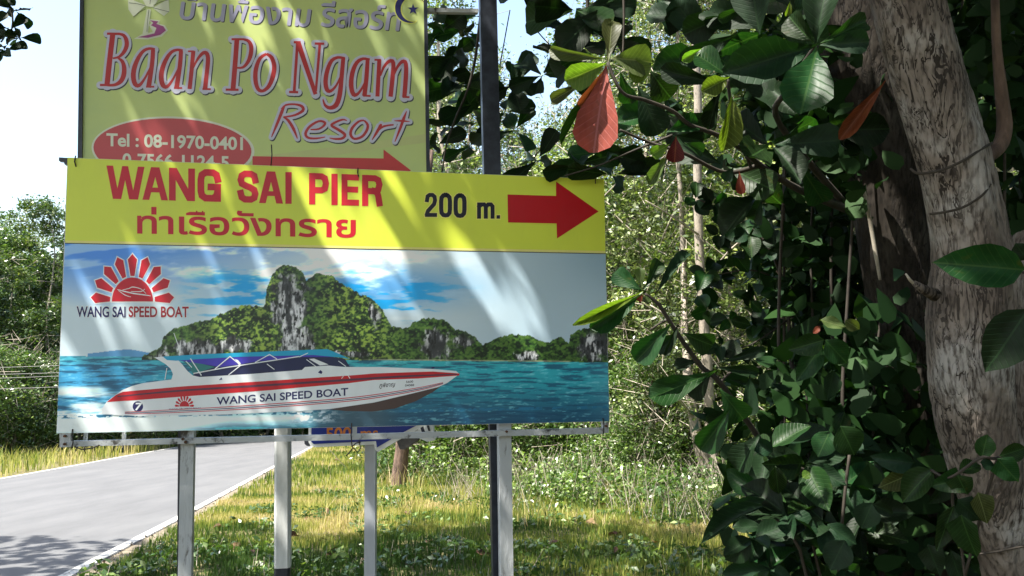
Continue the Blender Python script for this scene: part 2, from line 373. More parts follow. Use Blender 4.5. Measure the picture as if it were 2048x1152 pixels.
# sea
sea = (Y > Yh).astype(float); wv = fbm(X / 46, Y / 4.2, 44, 6); wv2 = fbm(X / 14, Y / 2.0, 54, 4)
base = np.zeros_like(c) + np.array([34, 150, 166])
base = mixc(base, (50, 140, 185), sstep(420, 200, X)); base = mixc(base, (18, 62, 92), sstep(745, 850, Y) * sstep(500, 700, X) * 0.95)
base = mixc(base, (60, 165, 165), sstep(Yh.mean() + 22, Yh.mean(), Y) * 0.5)
base = mixc(base, (12, 62, 92), sstep(0.5, 0.62, wv) * 0.75); base = mixc(base, (130, 195, 205), sstep(0.56, 0.72, wv2) * sstep(0.55, 0.42, wv) * 0.6)
base = mixc(base, (110, 150, 170), sstep(1150, 1225, X) * 0.3)
c = mixc(c, (0, 0, 0), sea * 0) * (1 - sea[..., None]) + base * sea[..., None]
# foam of the wake
fo = sstep(0.35, 0.6, fbm(X / 60, Y / 9, 71, 5) + sstep(815, 850, Y) * 0.5) * sstep(775, 800, Y) * sstep(470, 330, X)
fo2 = sstep(0, 1, 1 - np.abs(Y - (842 - (X - 110) * 0.012)) / 26) * sstep(690, 560, X)
fo3 = sstep(0.45, 0.55, fbm(X / 9, Y / 4, 77, 4)) * sstep(0, .6, 1 - np.abs(Y - 832) / 17) * sstep(560, 600, X) * sstep(700, 650, X)
band = sstep(0.1, .7, 1 - np.abs(Y - 783) / 16) * sstep(230, 190, X)
c = mixc(c, (205, 226, 236), np.clip(fo * 0.9 + fo2 + band * .85, 0, 1)); c = mixc(c, (225, 240, 250), fo3)
c = mixc(c, (22, 95, 130), sstep(0.5, 0.56, fbm(X / 10, Y / 3.5, 81, 4)) * sstep(0.2, .6, 1 - np.abs(Y - (834 - (X - 115) * 0.018)) / 5))
c = mixc(c, (60, 80, 92), sstep(600, 700, X) * sstep(812, 822, Y) * sstep(830, 740, X) * 0.7)
# islands
sil = np.array([(283, 716), (290, 708), (310, 702), (323, 690), (326, 676), (345, 660), (372, 650), (400, 643), (430, 635), (455, 622), (490, 609), (512, 612), (530, 612), (533, 580), (545, 548), (558, 535), (575, 530), (592, 534), (606, 545), (613, 562), (622, 553), (640, 547), (665, 553), (690, 571), (722, 590), (742, 595), (765, 620), (783, 650), (797, 657), (815, 655), (830, 643), (860, 636), (885, 640), (903, 652), (912, 661), (925, 660), (947, 670), (960, 685), (966, 690), (990, 678), (1020, 669), (1058, 670), (1083, 685), (1104, 681), (1122, 675), (1138, 688), (1141, 672), (1158, 659), (1190, 655), (1225, 654)], float)
jag = (fbm(X / 7, Y * 0 + 3, 90, 4) - 0.5) * 9
isl = ((Y > np.interp(X, sil[:, 0], sil[:, 1]) + jag) & (Y < Yh + 3 + (X < 640) * 3) & (X > 284)).astype(float)
g1 = fbm(X / 11, Y / 8, 101, 5, 0.62); g2 = fbm(X / 40, Y / 30, 111, 3); g3 = fbm(X / 4.5, Y / 3.6, 121, 3)
green = mixc(np.zeros_like(c) + np.array([16, 34, 20]), (58, 92, 40), sstep(0.36, 0.56, g1 * 0.6 + g3 * 0.4))
lit = np.clip(sstep(0.1, 1, 1 - np.abs(X - 490) / 150) + sstep(0, 1, 1 - np.abs(X - 715) / 110) + 0.25, 0, 1)
green = mixc(green, (165, 190, 80), sstep(0.5, 0.62, g3 * 0.6 + g1 * 0.4) * lit * 0.9)
rock = mixc(np.zeros_like(c) + np.array([56, 58, 62]), (205, 205, 208), sstep(0.38, 0.64, fbm(X / 7, Y / 26, 131, 5, .65)))
rock = mixc(rock, (25, 28, 30), sstep(0.56, 0.66, fbm(X / 5, Y / 12, 141, 4)))
def ell(cx, cy, a, b): return 1.15 - np.sqrt(((X - cx) / a) ** 2 + ((Y - cy) / b) ** 2)
rm = np.maximum.reduce([ell(578, 610, 34, 75), ell(590, 680, 40, 32), ell(395, 700, 60, 20), ell(470, 690, 40, 16), ell(748, 615, 13, 38), ell(868, 690, 34, 34), ell(930, 680, 26, 16), ell(1190, 693, 42, 30), ell(1052, 711, 24, 10), ell(706, 708, 50, 7), ell(315, 708, 30, 9)])
rm = sstep(0.0, 0.35, rm + (fbm(X / 13, Y / 16, 151, 5, .6) - 0.55) * 1.5)
rm *= 1 - 0.8 * sstep(18, 4, Y - np.interp(X, sil[:, 0], sil[:, 1]))
islc = green * (1 - rm[..., None]) + rock * rm[..., None]
islc *= (0.72 + 0.5 * g2)[..., None]
c = c * (1 - isl[..., None]) + islc * isl[..., None]
c = mixc(c, (215, 205, 185), sstep(1.6, 0.6, np.abs(Y - Yh - 1.5)) * sstep(700, 760, X) * sstep(1145, 1135, X) * 0.6)
c = np.clip(c * 1.13 + 10 * (1 - isl[..., None]), 0, 252) / 255
lin = np.where(c <= 0.04045, c / 12.92, ((c + 0.055) / 1.055) ** 2.4)
A4 = np.concatenate([lin, np.ones(lin.shape[:2] + (1,))], -1).reshape(-1, 4)
dd = fw + ((X - 1024) / F_PX)[..., None] * rt - ((Y - 576) / F_PX)[..., None] * up
kk = ((plA.A - CAM) @ plA.n) / (dd @ plA.n); W3 = CAM + kk[..., None] * dd - plA.o
V = np.stack([W3 @ plA.t, np.full(X.shape, -LAY), W3[..., 2]], -1).reshape(-1, 3)
I_ = np.arange(NU * NV).reshape(NV, NU)
Fq = np.stack([I_[1:, :-1], I_[1:, 1:], I_[:-1, 1:], I_[:-1, :-1]], -1).reshape(-1, 4)
mpic, t, p = new_mat('printed seascape'); a = t.nodes.new('ShaderNodeAttribute'); a.attribute_name = 'ink'; t.links.new(a.outputs['Color'], p.inputs['Base Color'])
p.inputs['Roughness'].default_value = 0.32; p.inputs['Specular IOR Level'].default_value = 0.45
tcx = t.nodes.new('ShaderNodeTexCoord'); mpx = t.nodes.new('ShaderNodeMapping'); mpx.inputs['Scale'].default_value = (1, 1, 0.4); nx_ = t.nodes.new('ShaderNodeTexNoise'); nx_.inputs['Scale'].default_value = 3.0
bx_ = t.nodes.new('ShaderNodeBump'); bx_.inputs['Strength'].default_value = 0.35; bx_.inputs['Distance'].default_value = 0.02
t.links.new(tcx.outputs['Object'], mpx.inputs[0]); t.links.new(mpx.outputs[0], nx_.inputs['Vector']); t.links.new(nx_.outputs[0], bx_.inputs['Height']); t.links.new(bx_.outputs[0], p.inputs['Normal'])
link('picture', np_mesh('picture', V, Fq, mpic, {'ink': ('FLOAT_COLOR', A4)}), pier)
pr = Print(plA, 2); pr.stroke([(130, 486.5), (1211, 507.5)], 1.6, cap='butt'); pr.build('dark_line', C_K, pier)

# ---- logo
C_W = printed('white print', (238, 242, 245)); C_N = printed('navy print', (28, 30, 95))
def sunburst(cx, cy, s, lv, red, white=None, mini=True):
    for pas in ((0, white), (1, red)):
        if pas[1] is None: continue
        g = 0 if pas[0] else 2.6 * s; pr = Print(plA, lv + pas[0])
        for i in range(9):
            th = R(5 + 21.25 * i); ca, sa = math.cos(th), math.sin(th)
            pts = [(51 * s - g, -4.5 * s - g * .5), (84 * s, -10.5 * s - g), (95 * s + g * 1.2, 0), (84 * s, 10.5 * s + g), (51 * s - g, 4.5 * s + g * .5)]
            pr.poly([(cx + 0.88 * (a * ca - b * sa), cy - 1.0 * (a * sa + b * ca)) for a, b in pts])
        pr.poly([(x, min(y, cy + g)) for x, y in CIRC(cx, cy + g, (42 * s + g) * .98, 48 * s + g, 26, 0, math.pi)])
        pr.build('logo', pas[1], pier)
sunburst(265, 603, 1.0, 2, C_R, C_W)
pr = Print(plA, 4)
for st in ([(235, 579, 1), (250, 583, 2.2), (268, 587, 2.4), (290, 590, 2.2), (302, 592, .8)], [(237, 581, .8), (250, 590, 1.6), (262, 594, .8)], [(245, 580, .8), (258, 577, 1.5), (266, 574, 1.8), (282, 578, 1.2), (292, 587, 1)], [(262, 583, 1), (282, 583, 1.8), (290, 578, 1)]):
    pr.curve(st, m=3, cap='butt')
pr.build('logo_boat', C_W, pier)
for body, a, b, mt in (('WANG SAI', 154, 251, C_N), ('SPEED BOAT', 258, 377, printed('maroon print', (165, 25, 45)))):
    pr = Print(plA, 2); pr.text(body, (a, 633.5), (b, 634), 'E', 20, bold=0.02, grow=0.045); pr.build('letter_edge', C_W, pier)
    pr = Print(plA, 3); pr.text(body, (a, 633.5), (b, 634), 'E', 20, bold=0.022); pr.build('lettering', mt, pier)

# ---- the printed speedboat
bw = printed('boat white print', (238, 243, 247)); bshade = printed('boat shaded print', (80, 62, 60))
def prt(name, polys, lv, mt):
    pr = Print(plA, lv)
    for q in polys: pr.poly(q)
    return pr.build(name, mt, pier)
boat_dark = [(655, 818), (750, 805), (824, 787), (885, 770), (866, 784), (832, 802), (790, 817), (745, 823), (690, 822)]
prt('boat_keel', [boat_dark], 3, bshade)
prt('boat_cabin', [[(386, 751), (392, 742), (403, 722), (481, 712), (627, 708), (690, 718), (700, 734), (657, 732), (612, 735), (604, 741), (399, 755)]], 3, printed('cabin print', (30, 38, 82)))
prt('boat_cabin_glass', [[(386, 749), (380, 735), (366, 722), (400, 727), (430, 734), (400, 744)]], 4, printed('sea through cabin print', (45, 130, 130)))
hull = [(204, 817), (214, 803), (232, 789), (245, 780), (264, 772), (287, 766), (343, 759), (346, 748), (341, 737), (331, 728), (309, 715), (325, 713), (355, 719), (364, 728), (375, 742), (386, 751), (399, 754), (500, 748), (604, 740), (610, 734), (657, 731), (689, 734), (760, 734), (865, 738), (912, 742), (919, 748), (912, 753), (894, 766), (877, 774), (824, 787), (748, 805), (660, 818), (598, 822), (452, 829), (276, 832), (204, 828)]
prt('boat_hull', [hull], 5, bw)
prt('boat_canopy_underside', [[(356, 721), (481, 712), (627, 708), (672, 714), (600, 714), (520, 722), (470, 730), (440, 734), (405, 728)]], 5, printed('canopy underside print', (70, 60, 185)))
prt('boat_canopy', [[(326, 713), (393, 709), (539, 703), (654, 698), (674, 706), (701, 718), (680, 715), (627, 710), (481, 713.5), (400, 718), (352, 721.5), (334, 720)]], 6, printed('canopy cyan print', (30, 170, 215)))
prt('boat_stripe', [[(214, 804), (232, 790), (246, 783.5), (364, 773), (539, 761.5), (700, 751), (748, 747), (865, 743), (919, 747), (918, 751), (836, 757), (748, 760), (700, 766), (539, 780.5), (393, 791), (276, 800)]], 6, printed('boat red print', (205, 25, 40)))
pr = Print(plA, 7); pr.curve([(235, 793, 2), (364, 781, 4), (539, 770, 4.5), (700, 759.5, 4.5), (800, 753, 4), (914, 748.5, 2)], cap='butt'); pr.build('boat_stripe_shade', printed('stripe shade print', (95, 50, 75)), pier)
pr = Print(plA, 7)
for st in ([(381, 717, 2), (403, 751, 2)], [(372, 722, 1.5), (384, 735, 1.5)], [(430, 738, 2), (460, 713, 2), (481, 730, 2)], [(457, 750, 1.8), (481, 731, 1.8)], [(387, 747, 2), (452, 735, 2), (598, 713, 2)], [(510, 725, 1.8), (539, 709, 1.8), (554, 718, 1.8)], [(534, 728, 1.5), (549, 739, 1.5)],
           [(598, 714, 1.5), (616, 706, 1.5)], [(613, 719, 1.5), (632, 733, 1.5)], [(677, 722, 1.5), (692, 733, 1.5)], [(348, 666, 1.2), (362, 706, 1.8)], [(334, 736, 1.5), (330, 759, 1.5)], [(683, 757, 1.3), (687, 752, 1.3)], [(696, 751, 1.3), (700, 757, 1.3)]):
    pr.stroke(st, cap='butt')
pr.poly([(618, 718), (628, 717), (657, 729), (640, 731)]); pr.poly([(470, 718), (476, 720), (482, 727), (478, 731)])
pr.build('boat_rails', C_W, pier)
pr = Print(plA, 7); pr.poly([(636, 745), (641, 740), (645, 744), (643, 748)]); pr.poly([(438, 760), (443, 755), (445, 759)]); pr.stroke([(863, 736, 4), (869, 735, 3)], cap='butt'); pr.build('boat_fittings', C_N, pier)
for k, (dy, mt) in enumerate(((0, C_R), (3.4, C_N), (6.6, C_R))):
    pr = Print(plA, 6); pr.curve([(250, 824 + dy * .5, 1), (305, 821.5 + dy * .8, 1.3), (481, 812 + dy, 1.5), (660, 799 + dy, 1.6), (748, 789.5 + dy, 1.6), (836, 775.5 + dy * .8, 1.4), (886, 765 + dy * .4, 1)], m=8, cap='butt'); pr.build('boat_pinstripe', mt, pier)
pr = Print(plA, 6); pr.text('WANG SAI SPEED BOAT', (434, 809.5), (696, 790.5), 'E', 14.5, bold=0.018)

pr.build('lettering', C_N, pier)
pr = Print(plA, 6); pr.poly(CIRC(276, 813, 10.5, 10.5, 24)); pr.build('number_disc', C_N, pier)
pr = Print(plA, 7); pr.text('7', (270, 820), (282, 819.5), '7', 14, bold=0.03, slant=0.2); pr.build('lettering', C_W, pier)
sunburst(369, 813, 0.235, 6, C_R)
pr = Print(plA, 6); pr.text('WANG SAI SPEED BOAT', (338, 819.5), (402, 817), 'E', 2.6); pr.build('lettering', C_N, pier)
pr = Print(plA, 6); pr.text('ภูพิชาญ', (758, 775), (789, 772.5), 'พ', 6.5, bold=0.01, slant=.2); pr.build('lettering', C_K, pier)
pr = Print(plA, 6); pr.text('5600', (812, 766), (826, 765), '5', 4.2, bold=0.01); pr.text('04088', (810, 773), (828, 772), '0', 4.2, bold=0.01); pr.build('lettering', C_K, pier)

# ---- steelwork of the pier sign
def bar_px(pl, quad, off, thick, name, mat, parent): return pl.slab(name, quad, off, thick, mat, parent)
bar_px(plA, [(141, 882.5), (1207, 856), (1207, 867.5), (141, 893.5)], -0.003, 0.036, 'bottom_rail', MAT['steel'], pier)
bar_px(plA, [(118, 866), (140.6, 865.5), (140.6, 894), (119, 895)], -0.004, 0.036, 'rail_end', MAT['steel_rust'], pier)
bar_px(plA, [(1207.4, 845), (1218, 845), (1218, 866), (1207.4, 867)], -0.004, 0.036, 'rail_end', MAT['steel_rust'], pier)
bar_px(plA, [(117, 314), (133.5, 315), (133.5, 328), (128, 328), (127, 322), (117, 321)], -0.005, 0.03, 'top_bracket', MAT['black_paint'], pier)
bar_px(plA, [(705, 851), (714, 851), (714, 868), (705, 868)], -0.004, 0.03, 'hanger', MAT['steel'], pier)
def post_px(pl, top_px, bot_px, wm, dm, off, name, mat, parent, zb=0.0, zt=None, cham=0.0):
    """post in the plane pl from centre pixel top to centre pixel bottom, run on down to height zb"""
    u0_, z0_ = pl.uz(*top_px); u1_, z1_ = pl.uz(*bot_px); s = (u1_ - u0_) / (z1_ - z0_)
    if zt is None: zt = z0_
    ub = u1_ + s * (zb - z1_); ut = u0_ + s * (zt - z0_); h = wm / 2; c_ = cham
    def ring(u, z):
        if c_ == 0: return [(u - h, -off, z), (u + h, -off, z), (u + h, -off + dm, z), (u - h, -off + dm, z)]
        return [(u - h, -off + c_, z), (u - h + c_, -off, z), (u + h - c_, -off, z), (u + h, -off + c_, z), (u + h, -off + dm, z), (u - h, -off + dm, z)]
    a, b = ring(ub, zb), ring(ut, zt); n = len(a)
    V = a + b; Fc = [tuple(range(n))[::-1], tuple(range(n, 2 * n))] + [(i, (i + 1) % n, n + (i + 1) % n, n + i) for i in range(n)]
    return link(name, mesh(name, V, Fc, mat), parent)
post_px(plA, (371.5, 868), (366, 1145), 0.056, 0.06, -0.042, 'post', MAT['steel_rust'], pier, zb=-0.25, zt=plA.uz(371, 330)[1])
post_px(plA, (1014, 868), (1018, 1145), 0.060, 0.06, -0.042, 'post', MAT['steel_rust'], pier, zb=-0.25, zt=plA.uz(1014, 360)[1])
def wire_px(pl, pts, off, rad, name, parent, mat=None):
    return link(name, tube([pl.L(x, y, off) for x, y in pts], rad, 5).build(name, mat or MAT['wire'], True), parent)
for q in ([(146, 858), (145, 870), (147, 884), (144, 897)], [(703, 846), (702, 870), (704, 893), (716, 905), (721, 896), (718, 880)], [(706, 895), (700, 903), (692, 912)], [(704, 893), (712, 886), (722, 884)],
          [(1205, 836), (1207, 850), (1206, 868)], [(152, 312), (150, 324), (153, 334)], [(716, 336), (715, 346), (717, 354)], [(543, 290), (544, 310), (542, 332)], [(1190, 350), (1190, 358), (1190, 368)], [(150, 893), (165, 899), (185, 896), (200, 890)]):
    wire_px(plA, q, 0.006, 0.0028, 'tie_wire', pier)

rustm = noisy('rusty bolt', (0.06, 0.025, 0.012), (0.16, 0.07, 0.03), 30, .8)
for x, y in ((366, 878), (1013, 863), (130, 872), (130, 888), (1212, 852), (371, 884)):
    u, z = plA.uz(x, y); link('bolt', tube([(u, 0.002, z), (u, -0.009, z)], .006, 8).build('bolt', rustm), pier)
# ---- the resort board behind and above
plB = SignPlane(P(124, 591, 3.70), P(1212, 600, 4.21), back=0.16)
res = tag(empty('resort_sign', plB.o, plB.rz), 'faded yellow green resort board with red lettering in a dark frame above the pier sign', 'sign')
plB.slab('panel', [(166, -70), (847, -66), (857, 372), (160, 350)], 0.0, 0.01, noisy('faded yellow board', srgb(192, 210, 140), srgb(204, 218, 136), 2.2, 0.42, spec=0.4), res)
plB.slab('side_frame', [(162, -70), (169, -70), (165, 350), (156, 350)], 0.012, 0.05, MAT['black_paint'], res)
plB.slab('side_frame', [(846, -66), (853, -66), (860, 372), (853, 372)], 0.012, 0.05, MAT['black_paint'], res)
B_R = printed('faded red paint', (190, 52, 52)); B_E = printed('lilac white edge', (205, 205, 225)); B_S = printed('shadow paint', (60, 62, 70)); B_W = printed('cream white paint', (222, 226, 205))
z1 = lambda L: [(190 + p[0] / 6.024, 50 + p[1] / 6.024) + ((p[2] / 6.024,) if len(p) > 2 else ()) for p in L]
z2 = lambda L: [(520 + p[0] / 4.609, 50 + p[1] / 4.609) + ((p[2] / 4.609,) if len(p) > 2 else ()) for p in L]
sh = lambda L, dx, dy: [(p[0] + dx, p[1] + dy, p[2]) for p in L]
ab = [(722, 296, 30), (660, 285, 32), (590, 310, 38), (530, 385, 48), (478, 505, 58), (462, 620, 60), (484, 712, 56), (535, 728, 40), (600, 645, 28), (650, 550, 24), (688, 470, 20)]
as_ = [(700, 300, 50), (688, 470, 52), (645, 755, 60)]; af = [(615, 745, 22), (715, 745, 22)]
letters = [z1(q) for q in (
    [(215, 105, 62), (180, 400, 64), (145, 725, 64)], [(145, 106, 28), (300, 108, 30)], [(290, 108, 28), (345, 125, 38), (378, 180, 50), (382, 250, 52), (350, 325, 46), (290, 385, 30), (215, 402, 20)],
    [(280, 400, 22), (330, 440, 42), (352, 520, 56), (345, 610, 60), (310, 680, 54), (240, 722, 36), (150, 727, 28)], [(60, 724, 28), (170, 724, 28)],
    ab, as_, af, sh(ab, 336, 15), sh(as_, 336, 15), sh(af, 336, 15),
    [(1185, 312, 50), (1165, 540, 50), (1140, 772, 50)], [(1120, 318, 20), (1190, 318, 20)], [(1185, 520, 16), (1215, 450, 26), (1260, 380, 36), (1310, 335, 44), (1350, 350, 50), (1362, 430, 52), (1345, 600, 52), (1325, 778, 56)], [(1295, 772, 22), (1395, 774, 22)],
    [(1710, 175, 58), (1690, 450, 58), (1663, 780, 60)], [(1645, 173, 26), (1800, 173, 26)], [(1790, 174, 26), (1850, 195, 40), (1882, 260, 52), (1875, 360, 52), (1840, 450, 44), (1780, 512, 30), (1700, 516, 20)], [(1575, 780, 28), (1730, 782, 28)])]
letters += [[(533, 108, 5), (543, 115, 8), (548.5, 132, 9), (546, 152, 9.5), (538, 172, 8), (526, 182, 6), (516, 178, 7.5), (511, 160, 9), (512, 138, 9), (520, 117, 7), (533, 108, 5)]]
letters += [z2(q) for q in (
    [(345, 165, 26), (315, 620, 26)], [(312, 160, 22), (375, 160, 22)], [(352, 165, 48), (512, 640, 36)], [(552, 172, 26), (515, 610, 22)], [(505, 172, 22), (592, 174, 22)], [(268, 618, 22), (352, 620, 22)],
    [(782, 308, 22), (720, 300, 26), (662, 328, 34), (622, 415, 40), (604, 520, 42), (618, 598, 40), (655, 608, 28), (705, 555, 20), (745, 470, 16)], [(768, 302, 36), (752, 480, 40), (735, 640, 44), (702, 738, 46), (645, 765, 34), (600, 740, 24), (580, 685, 10)],
    [(1012, 320, 22), (950, 312, 26), (892, 348, 36), (852, 440, 42), (840, 560, 44), (862, 640, 40), (902, 635, 26), (945, 575, 20), (975, 510, 16)], [(992, 318, 36), (980, 500, 40), (962, 655, 42)], [(950, 652, 18), (1020, 655, 18)],
    [(1100, 322, 38), (1082, 660, 38)], [(1055, 322, 18), (1115, 322, 18)], [(1110, 470, 14), (1140, 390, 24), (1190, 335, 32), (1228, 350, 38), (1222, 480, 42), (1203, 662, 40)], [(1232, 470, 14), (1262, 395, 24), (1310, 338, 32), (1345, 360, 38), (1343, 500, 42), (1330, 668, 40)], [(1315, 664, 18), (1378, 666, 18)],
    [(106, 1035, 8), (150, 930, 24), (198, 810, 30), (222, 748, 22)], [(195, 775, 10), (240, 738, 18), (320, 732, 18), (385, 750, 26), (395, 790, 28), (320, 832, 20), (215, 850, 14)], [(215, 850, 10), (260, 880, 26), (310, 960, 28), (345, 1048, 8)],
    [(465, 965, 12), (540, 960, 18), (592, 925, 22), (595, 897, 22), (540, 888, 20), (460, 935, 24), (420, 1000, 26), (445, 1040, 22), (520, 1046, 18), (602, 1033, 8)],
    [(802, 882, 8), (760, 873, 18), (680, 905, 22), (662, 930, 24), (720, 965, 26), (782, 1010, 26), (760, 1045, 24), (700, 1052, 20), (640, 1042, 8)],
    [(960, 880, 16), (992, 920, 24), (985, 970, 26), (940, 1030, 24), (870, 1050, 22), (835, 1010, 26), (850, 950, 26), (910, 890, 20), (960, 880, 16)],
    [(1032, 1062, 6), (1070, 1000, 24), (1110, 930, 30), (1117, 912, 8)], [(1090, 975, 12), (1140, 935, 20), (1232, 920, 14)],
    [(1352, 793, 4), (1325, 862, 28), (1290, 960, 24), (1243, 1077, 8)], [(1238, 883, 6), (1310, 885, 22), (1382, 892, 4)])]
for lv, grow, mt, nm, shf in ((1, 10.5, B_S, 'letter_shadow', (1.6, 2.2)), (2, 10, B_E, 'letter_edge', (0, 0)), (3, 0, B_R, 'lettering', (0, 0))):
    pr = Print(plB, lv)
    for q in letters:
        if len(q) > 2: pr.curve(q, m=3, cap='round' if grow else 'butt', grow=grow, shift=shf)
        else: pr.stroke(q, cap='round' if grow else 'butt', grow=grow, shift=shf)
    pr.build(nm, mt, res)
for body, a, b, ref, h in (('บ้านพ้องาม', (359, 37.5), (617, 53), 'บ', 34), ('รีสอร์ท', (638, 51.5), (797, 61), 'อ', 36)):
    for lv, mt, shf, gr in ((1, B_S, (1.7, 1.6), 0.0), (2, printed('silver lilac paint', (178, 176, 205)), (0, 0), 0.0)):
        pr = Print(plB, lv)
        for ddx, ddy in ((-.9, -.3), (0, .6), (.9, -.3), (0, -.7)): pr.text(body, a, b, ref, h, slant=0.14, bold=0.004, shift=(shf[0] + ddx, shf[1] + ddy))
        pr.build('lettering', mt, res)
rot = lambda L, cx, cy, a: [(cx + (x - cx) * math.cos(a) - (y - cy) * math.sin(a), cy + (x - cx) * math.sin(a) + (y - cy) * math.cos(a)) for x, y in L]
plB.poly('ellipse_edge', rot(CIRC(346, 299, 163, 66, 60), 346, 299, 0.03), LAY, B_W, res)
plB.poly('ellipse', rot(CIRC(345, 299, 158, 62, 60), 346, 299, 0.03), LAY * 3, printed('faded rose paint', (198, 82, 84)), res)
pr = Print(plB, 4); pr.text('Tel : 08-1970-0401', (214, 291.5), (485, 299.5), 'T', 24, bold=0.028); pr.build('lettering', B_W, res); pr = Print(plB, 4); pr.text('0-7566-1124-5', (246, 331), (457, 337), '0', 24, bold=0.028); pr.build('lettering', B_W, res)
plB.poly('pale_swoosh', [(520, 312), (700, 290), (852, 268), (854, 285), (766, 296), (640, 316)], LAY * 1.5, printed('pale green paint', (200, 208, 140)), res)
plB.poly('arrow', [(505, 312.5), (767, 317), (767, 299), (822, 341), (767, 375), (767, 345), (505, 340)], LAY * 2, printed('faded arrow red', (200, 62, 60)), res)
arc = lambda cx, cy, r_, a, b: [(cx + r_ * math.cos(R(a + (b - a) * i / 30)), cy - r_ * math.sin(R(a + (b - a) * i / 30))) for i in range(31)]
cres = arc(820, 16, 30, 14, 296)[:-1] + arc(826.3, 18.9, 25, 286, 24)
o1 = arc(820, 16, 32, 10, 300)[:-1] + arc(826.8, 18.6, 23.4, 290, 20)
plB.poly('crescent_edge', o1, LAY * 3, printed('yellow edge', (225, 230, 110)), res); plB.poly('crescent', cres, LAY * 4, C_N, res)
star = [(826 + (11.5 if i % 2 == 0 else 4.6) * math.sin(i * math.pi / 5), 19 - (11.5 if i % 2 == 0 else 4.6) * math.cos(i * math.pi / 5)) for i in range(10)]
plB.poly('star', star, LAY * 5, C_N, res)
pr = Print(plB, 4); pg = printed('palm pale paint', (222, 228, 205))
for q in ([(256, -4), (292, 11), (267, 34), (257, 19)], [(306, 16), (337, -2), (339, 23), (328, 32), (309, 19)], [(294, 19), (285, 69), (296, 66), (302, 19)], [(270, -30), (300, -30), (300, 14), (292, 12)], [(301, -30), (330, -20), (307, 14), (300, 14)]): pr.poly(q)
pr.build('palm_logo', pg, res)
pr = Print(plB, 5)
for q in ([(258, 6), (275, 8), (292, 12)], [(267, 34), (280, 24), (292, 18)], [(307, 11), (322, 4), (337, 0)], [(307, 16), (322, 20), (338, 24)], [(298, 20), (295, 45), (294, 64)], [(302, -5), (300, 8)]): pr.stroke([(x, y, 0.9) for x, y in q], cap='butt')
pr.build('palm_lines', printed('dark green paint', (70, 80, 60)), res)
plB.poly('palm_swoosh_edge', [(268, 78), (283, 69), (306, 64), (298, 50), (303, 46), (296, 38), (320, 41), (318, 48), (330, 51), (336, 61), (324, 73), (296, 79)], LAY * 3, B_W, res)
plB.poly('palm_swoosh', [(275, 75), (309, 67), (313, 56), (302, 51), (307, 46), (300, 41), (317, 43), (313, 48), (327, 53), (332, 61), (321, 70), (296, 76)], LAY * 5, printed('magenta paint', (165, 80, 140)), res)
# poles that carry it
post_px(plB, (976, -80), (1005, 1145), 0.088, 0.05, -0.012, 'pole', MAT['black_paint'], res, zb=-0.3)
post_px(plB, (975, -80), (975, 340), 0.001, 0.001, -0.03, 'pole_seam', MAT['black_paint'], res, zb=2.3)
plB.slab('cross_bar', [(851, 12), (958, 14), (958, 22), (851, 20)], -0.02, 0.03, MAT['steel_rust'], res)
plB.slab('cross_bar', [(851, -60), (958, -58), (958, -50), (851, -52)], -0.02, 0.03, MAT['steel_rust'], res)
post_px(plB, (371, 300), (366, 900), 0.05, 0.05, -0.02, 'pole', MAT['black_paint'], res, zb=-0.3)

# ---- white concrete post and blue direction sign behind
plC = SignPlane(P(500, 900, 5.15), P(620, 900, 5.2))
cp = tag(empty('concrete_post', plC.o, plC.rz), 'square white painted concrete post with black foot standing under the pier sign', 'post')
zc = plC.uz(563, 1137)[1]
ob = post_px(plC, (564, 800), (563.5, 1137), 0.094, 0.09, 0, 'shaft', MAT['white_paint'], cp, zb=zc, cham=0.014)
post_px(plC, (564, 1137.4), (563.5, 1145), 0.094, 0.09, 0, 'foot', MAT['black_paint'], cp, zb=-0.3, cham=0.014)
plD = SignPlane(P(600, 880, 5.6), P(870, 880, 5.55))
bs = tag(empty('direction_sign', plD.o, plD.rz), 'blue arrow shaped direction sign with white border half hidden under the pier sign', 'sign')
body = [(617, 800), (617, 884), (622, 892), (630, 894.5), (748, 889), (750, 900), (756, 904), (805, 876), (872, 838), (812, 790), (750, 770), (750, 800)]
plD.slab('face_plate', body, 0.0, 0.02, MAT['white_face'], bs)
plD.slab('blue_face', [(623, 806), (623, 884), (628, 888), (752, 882), (754, 895), (800, 868), (858, 838), (808, 800), (756, 782), (755, 806)], 0.003, 0.002, MAT['blue_face'], bs)
pr = Print(plD, 10); pr.text('500', (653, 880), (702, 878), '0', 24, bold=0.02); pr.build('lettering', MAT['orange_print'], bs); pr = Print(plD, 10); pr.text('ms', (722, 877.5), (756, 876), 'm', 15, bold=0.012); pr.build('lettering', MAT['orange_print'], bs)
post_px(plD, (738, 892), (737, 1145), 0.072, 0.05, -0.03, 'post', noisy('pale grey painted steel', (0.36, 0.38, 0.42), (0.5, 0.53, 0.58), 5, 0.5, stretch=(1, 1, .2)), bs, zb=-0.3, zt=plD.uz(738, 800)[1])
plD.slab('end_cap', [(607, 882), (616, 882), (616, 893), (611, 892), (607, 888)], -0.02, 0.03, MAT['black_paint'], bs)
plE = SignPlane(P(700, 880, 6.1), P(870, 880, 5.9))
ws = tag(empty('direction_sign', plE.o, plE.rz), 'white striped sign with dark back poking out behind the blue arrow sign', 'sign')
plE.slab('face_plate', [(780, 800), (862, 800), (870, 880), (855, 884), (830, 873), (790, 868)], 0, 0.015, MAT['white_face'], ws)
for q in ([(800, 840), (817, 840), (826, 872), (812, 872)], [(836, 840), (842, 840), (853, 871), (846, 871)], [(820, 840), (828, 840), (836, 860), (830, 862)], [(850, 840), (856, 840), (861, 862), (857, 862)]): plE.slab('stripe', q, 0.003, 0.002, MAT['black_paint'], ws)
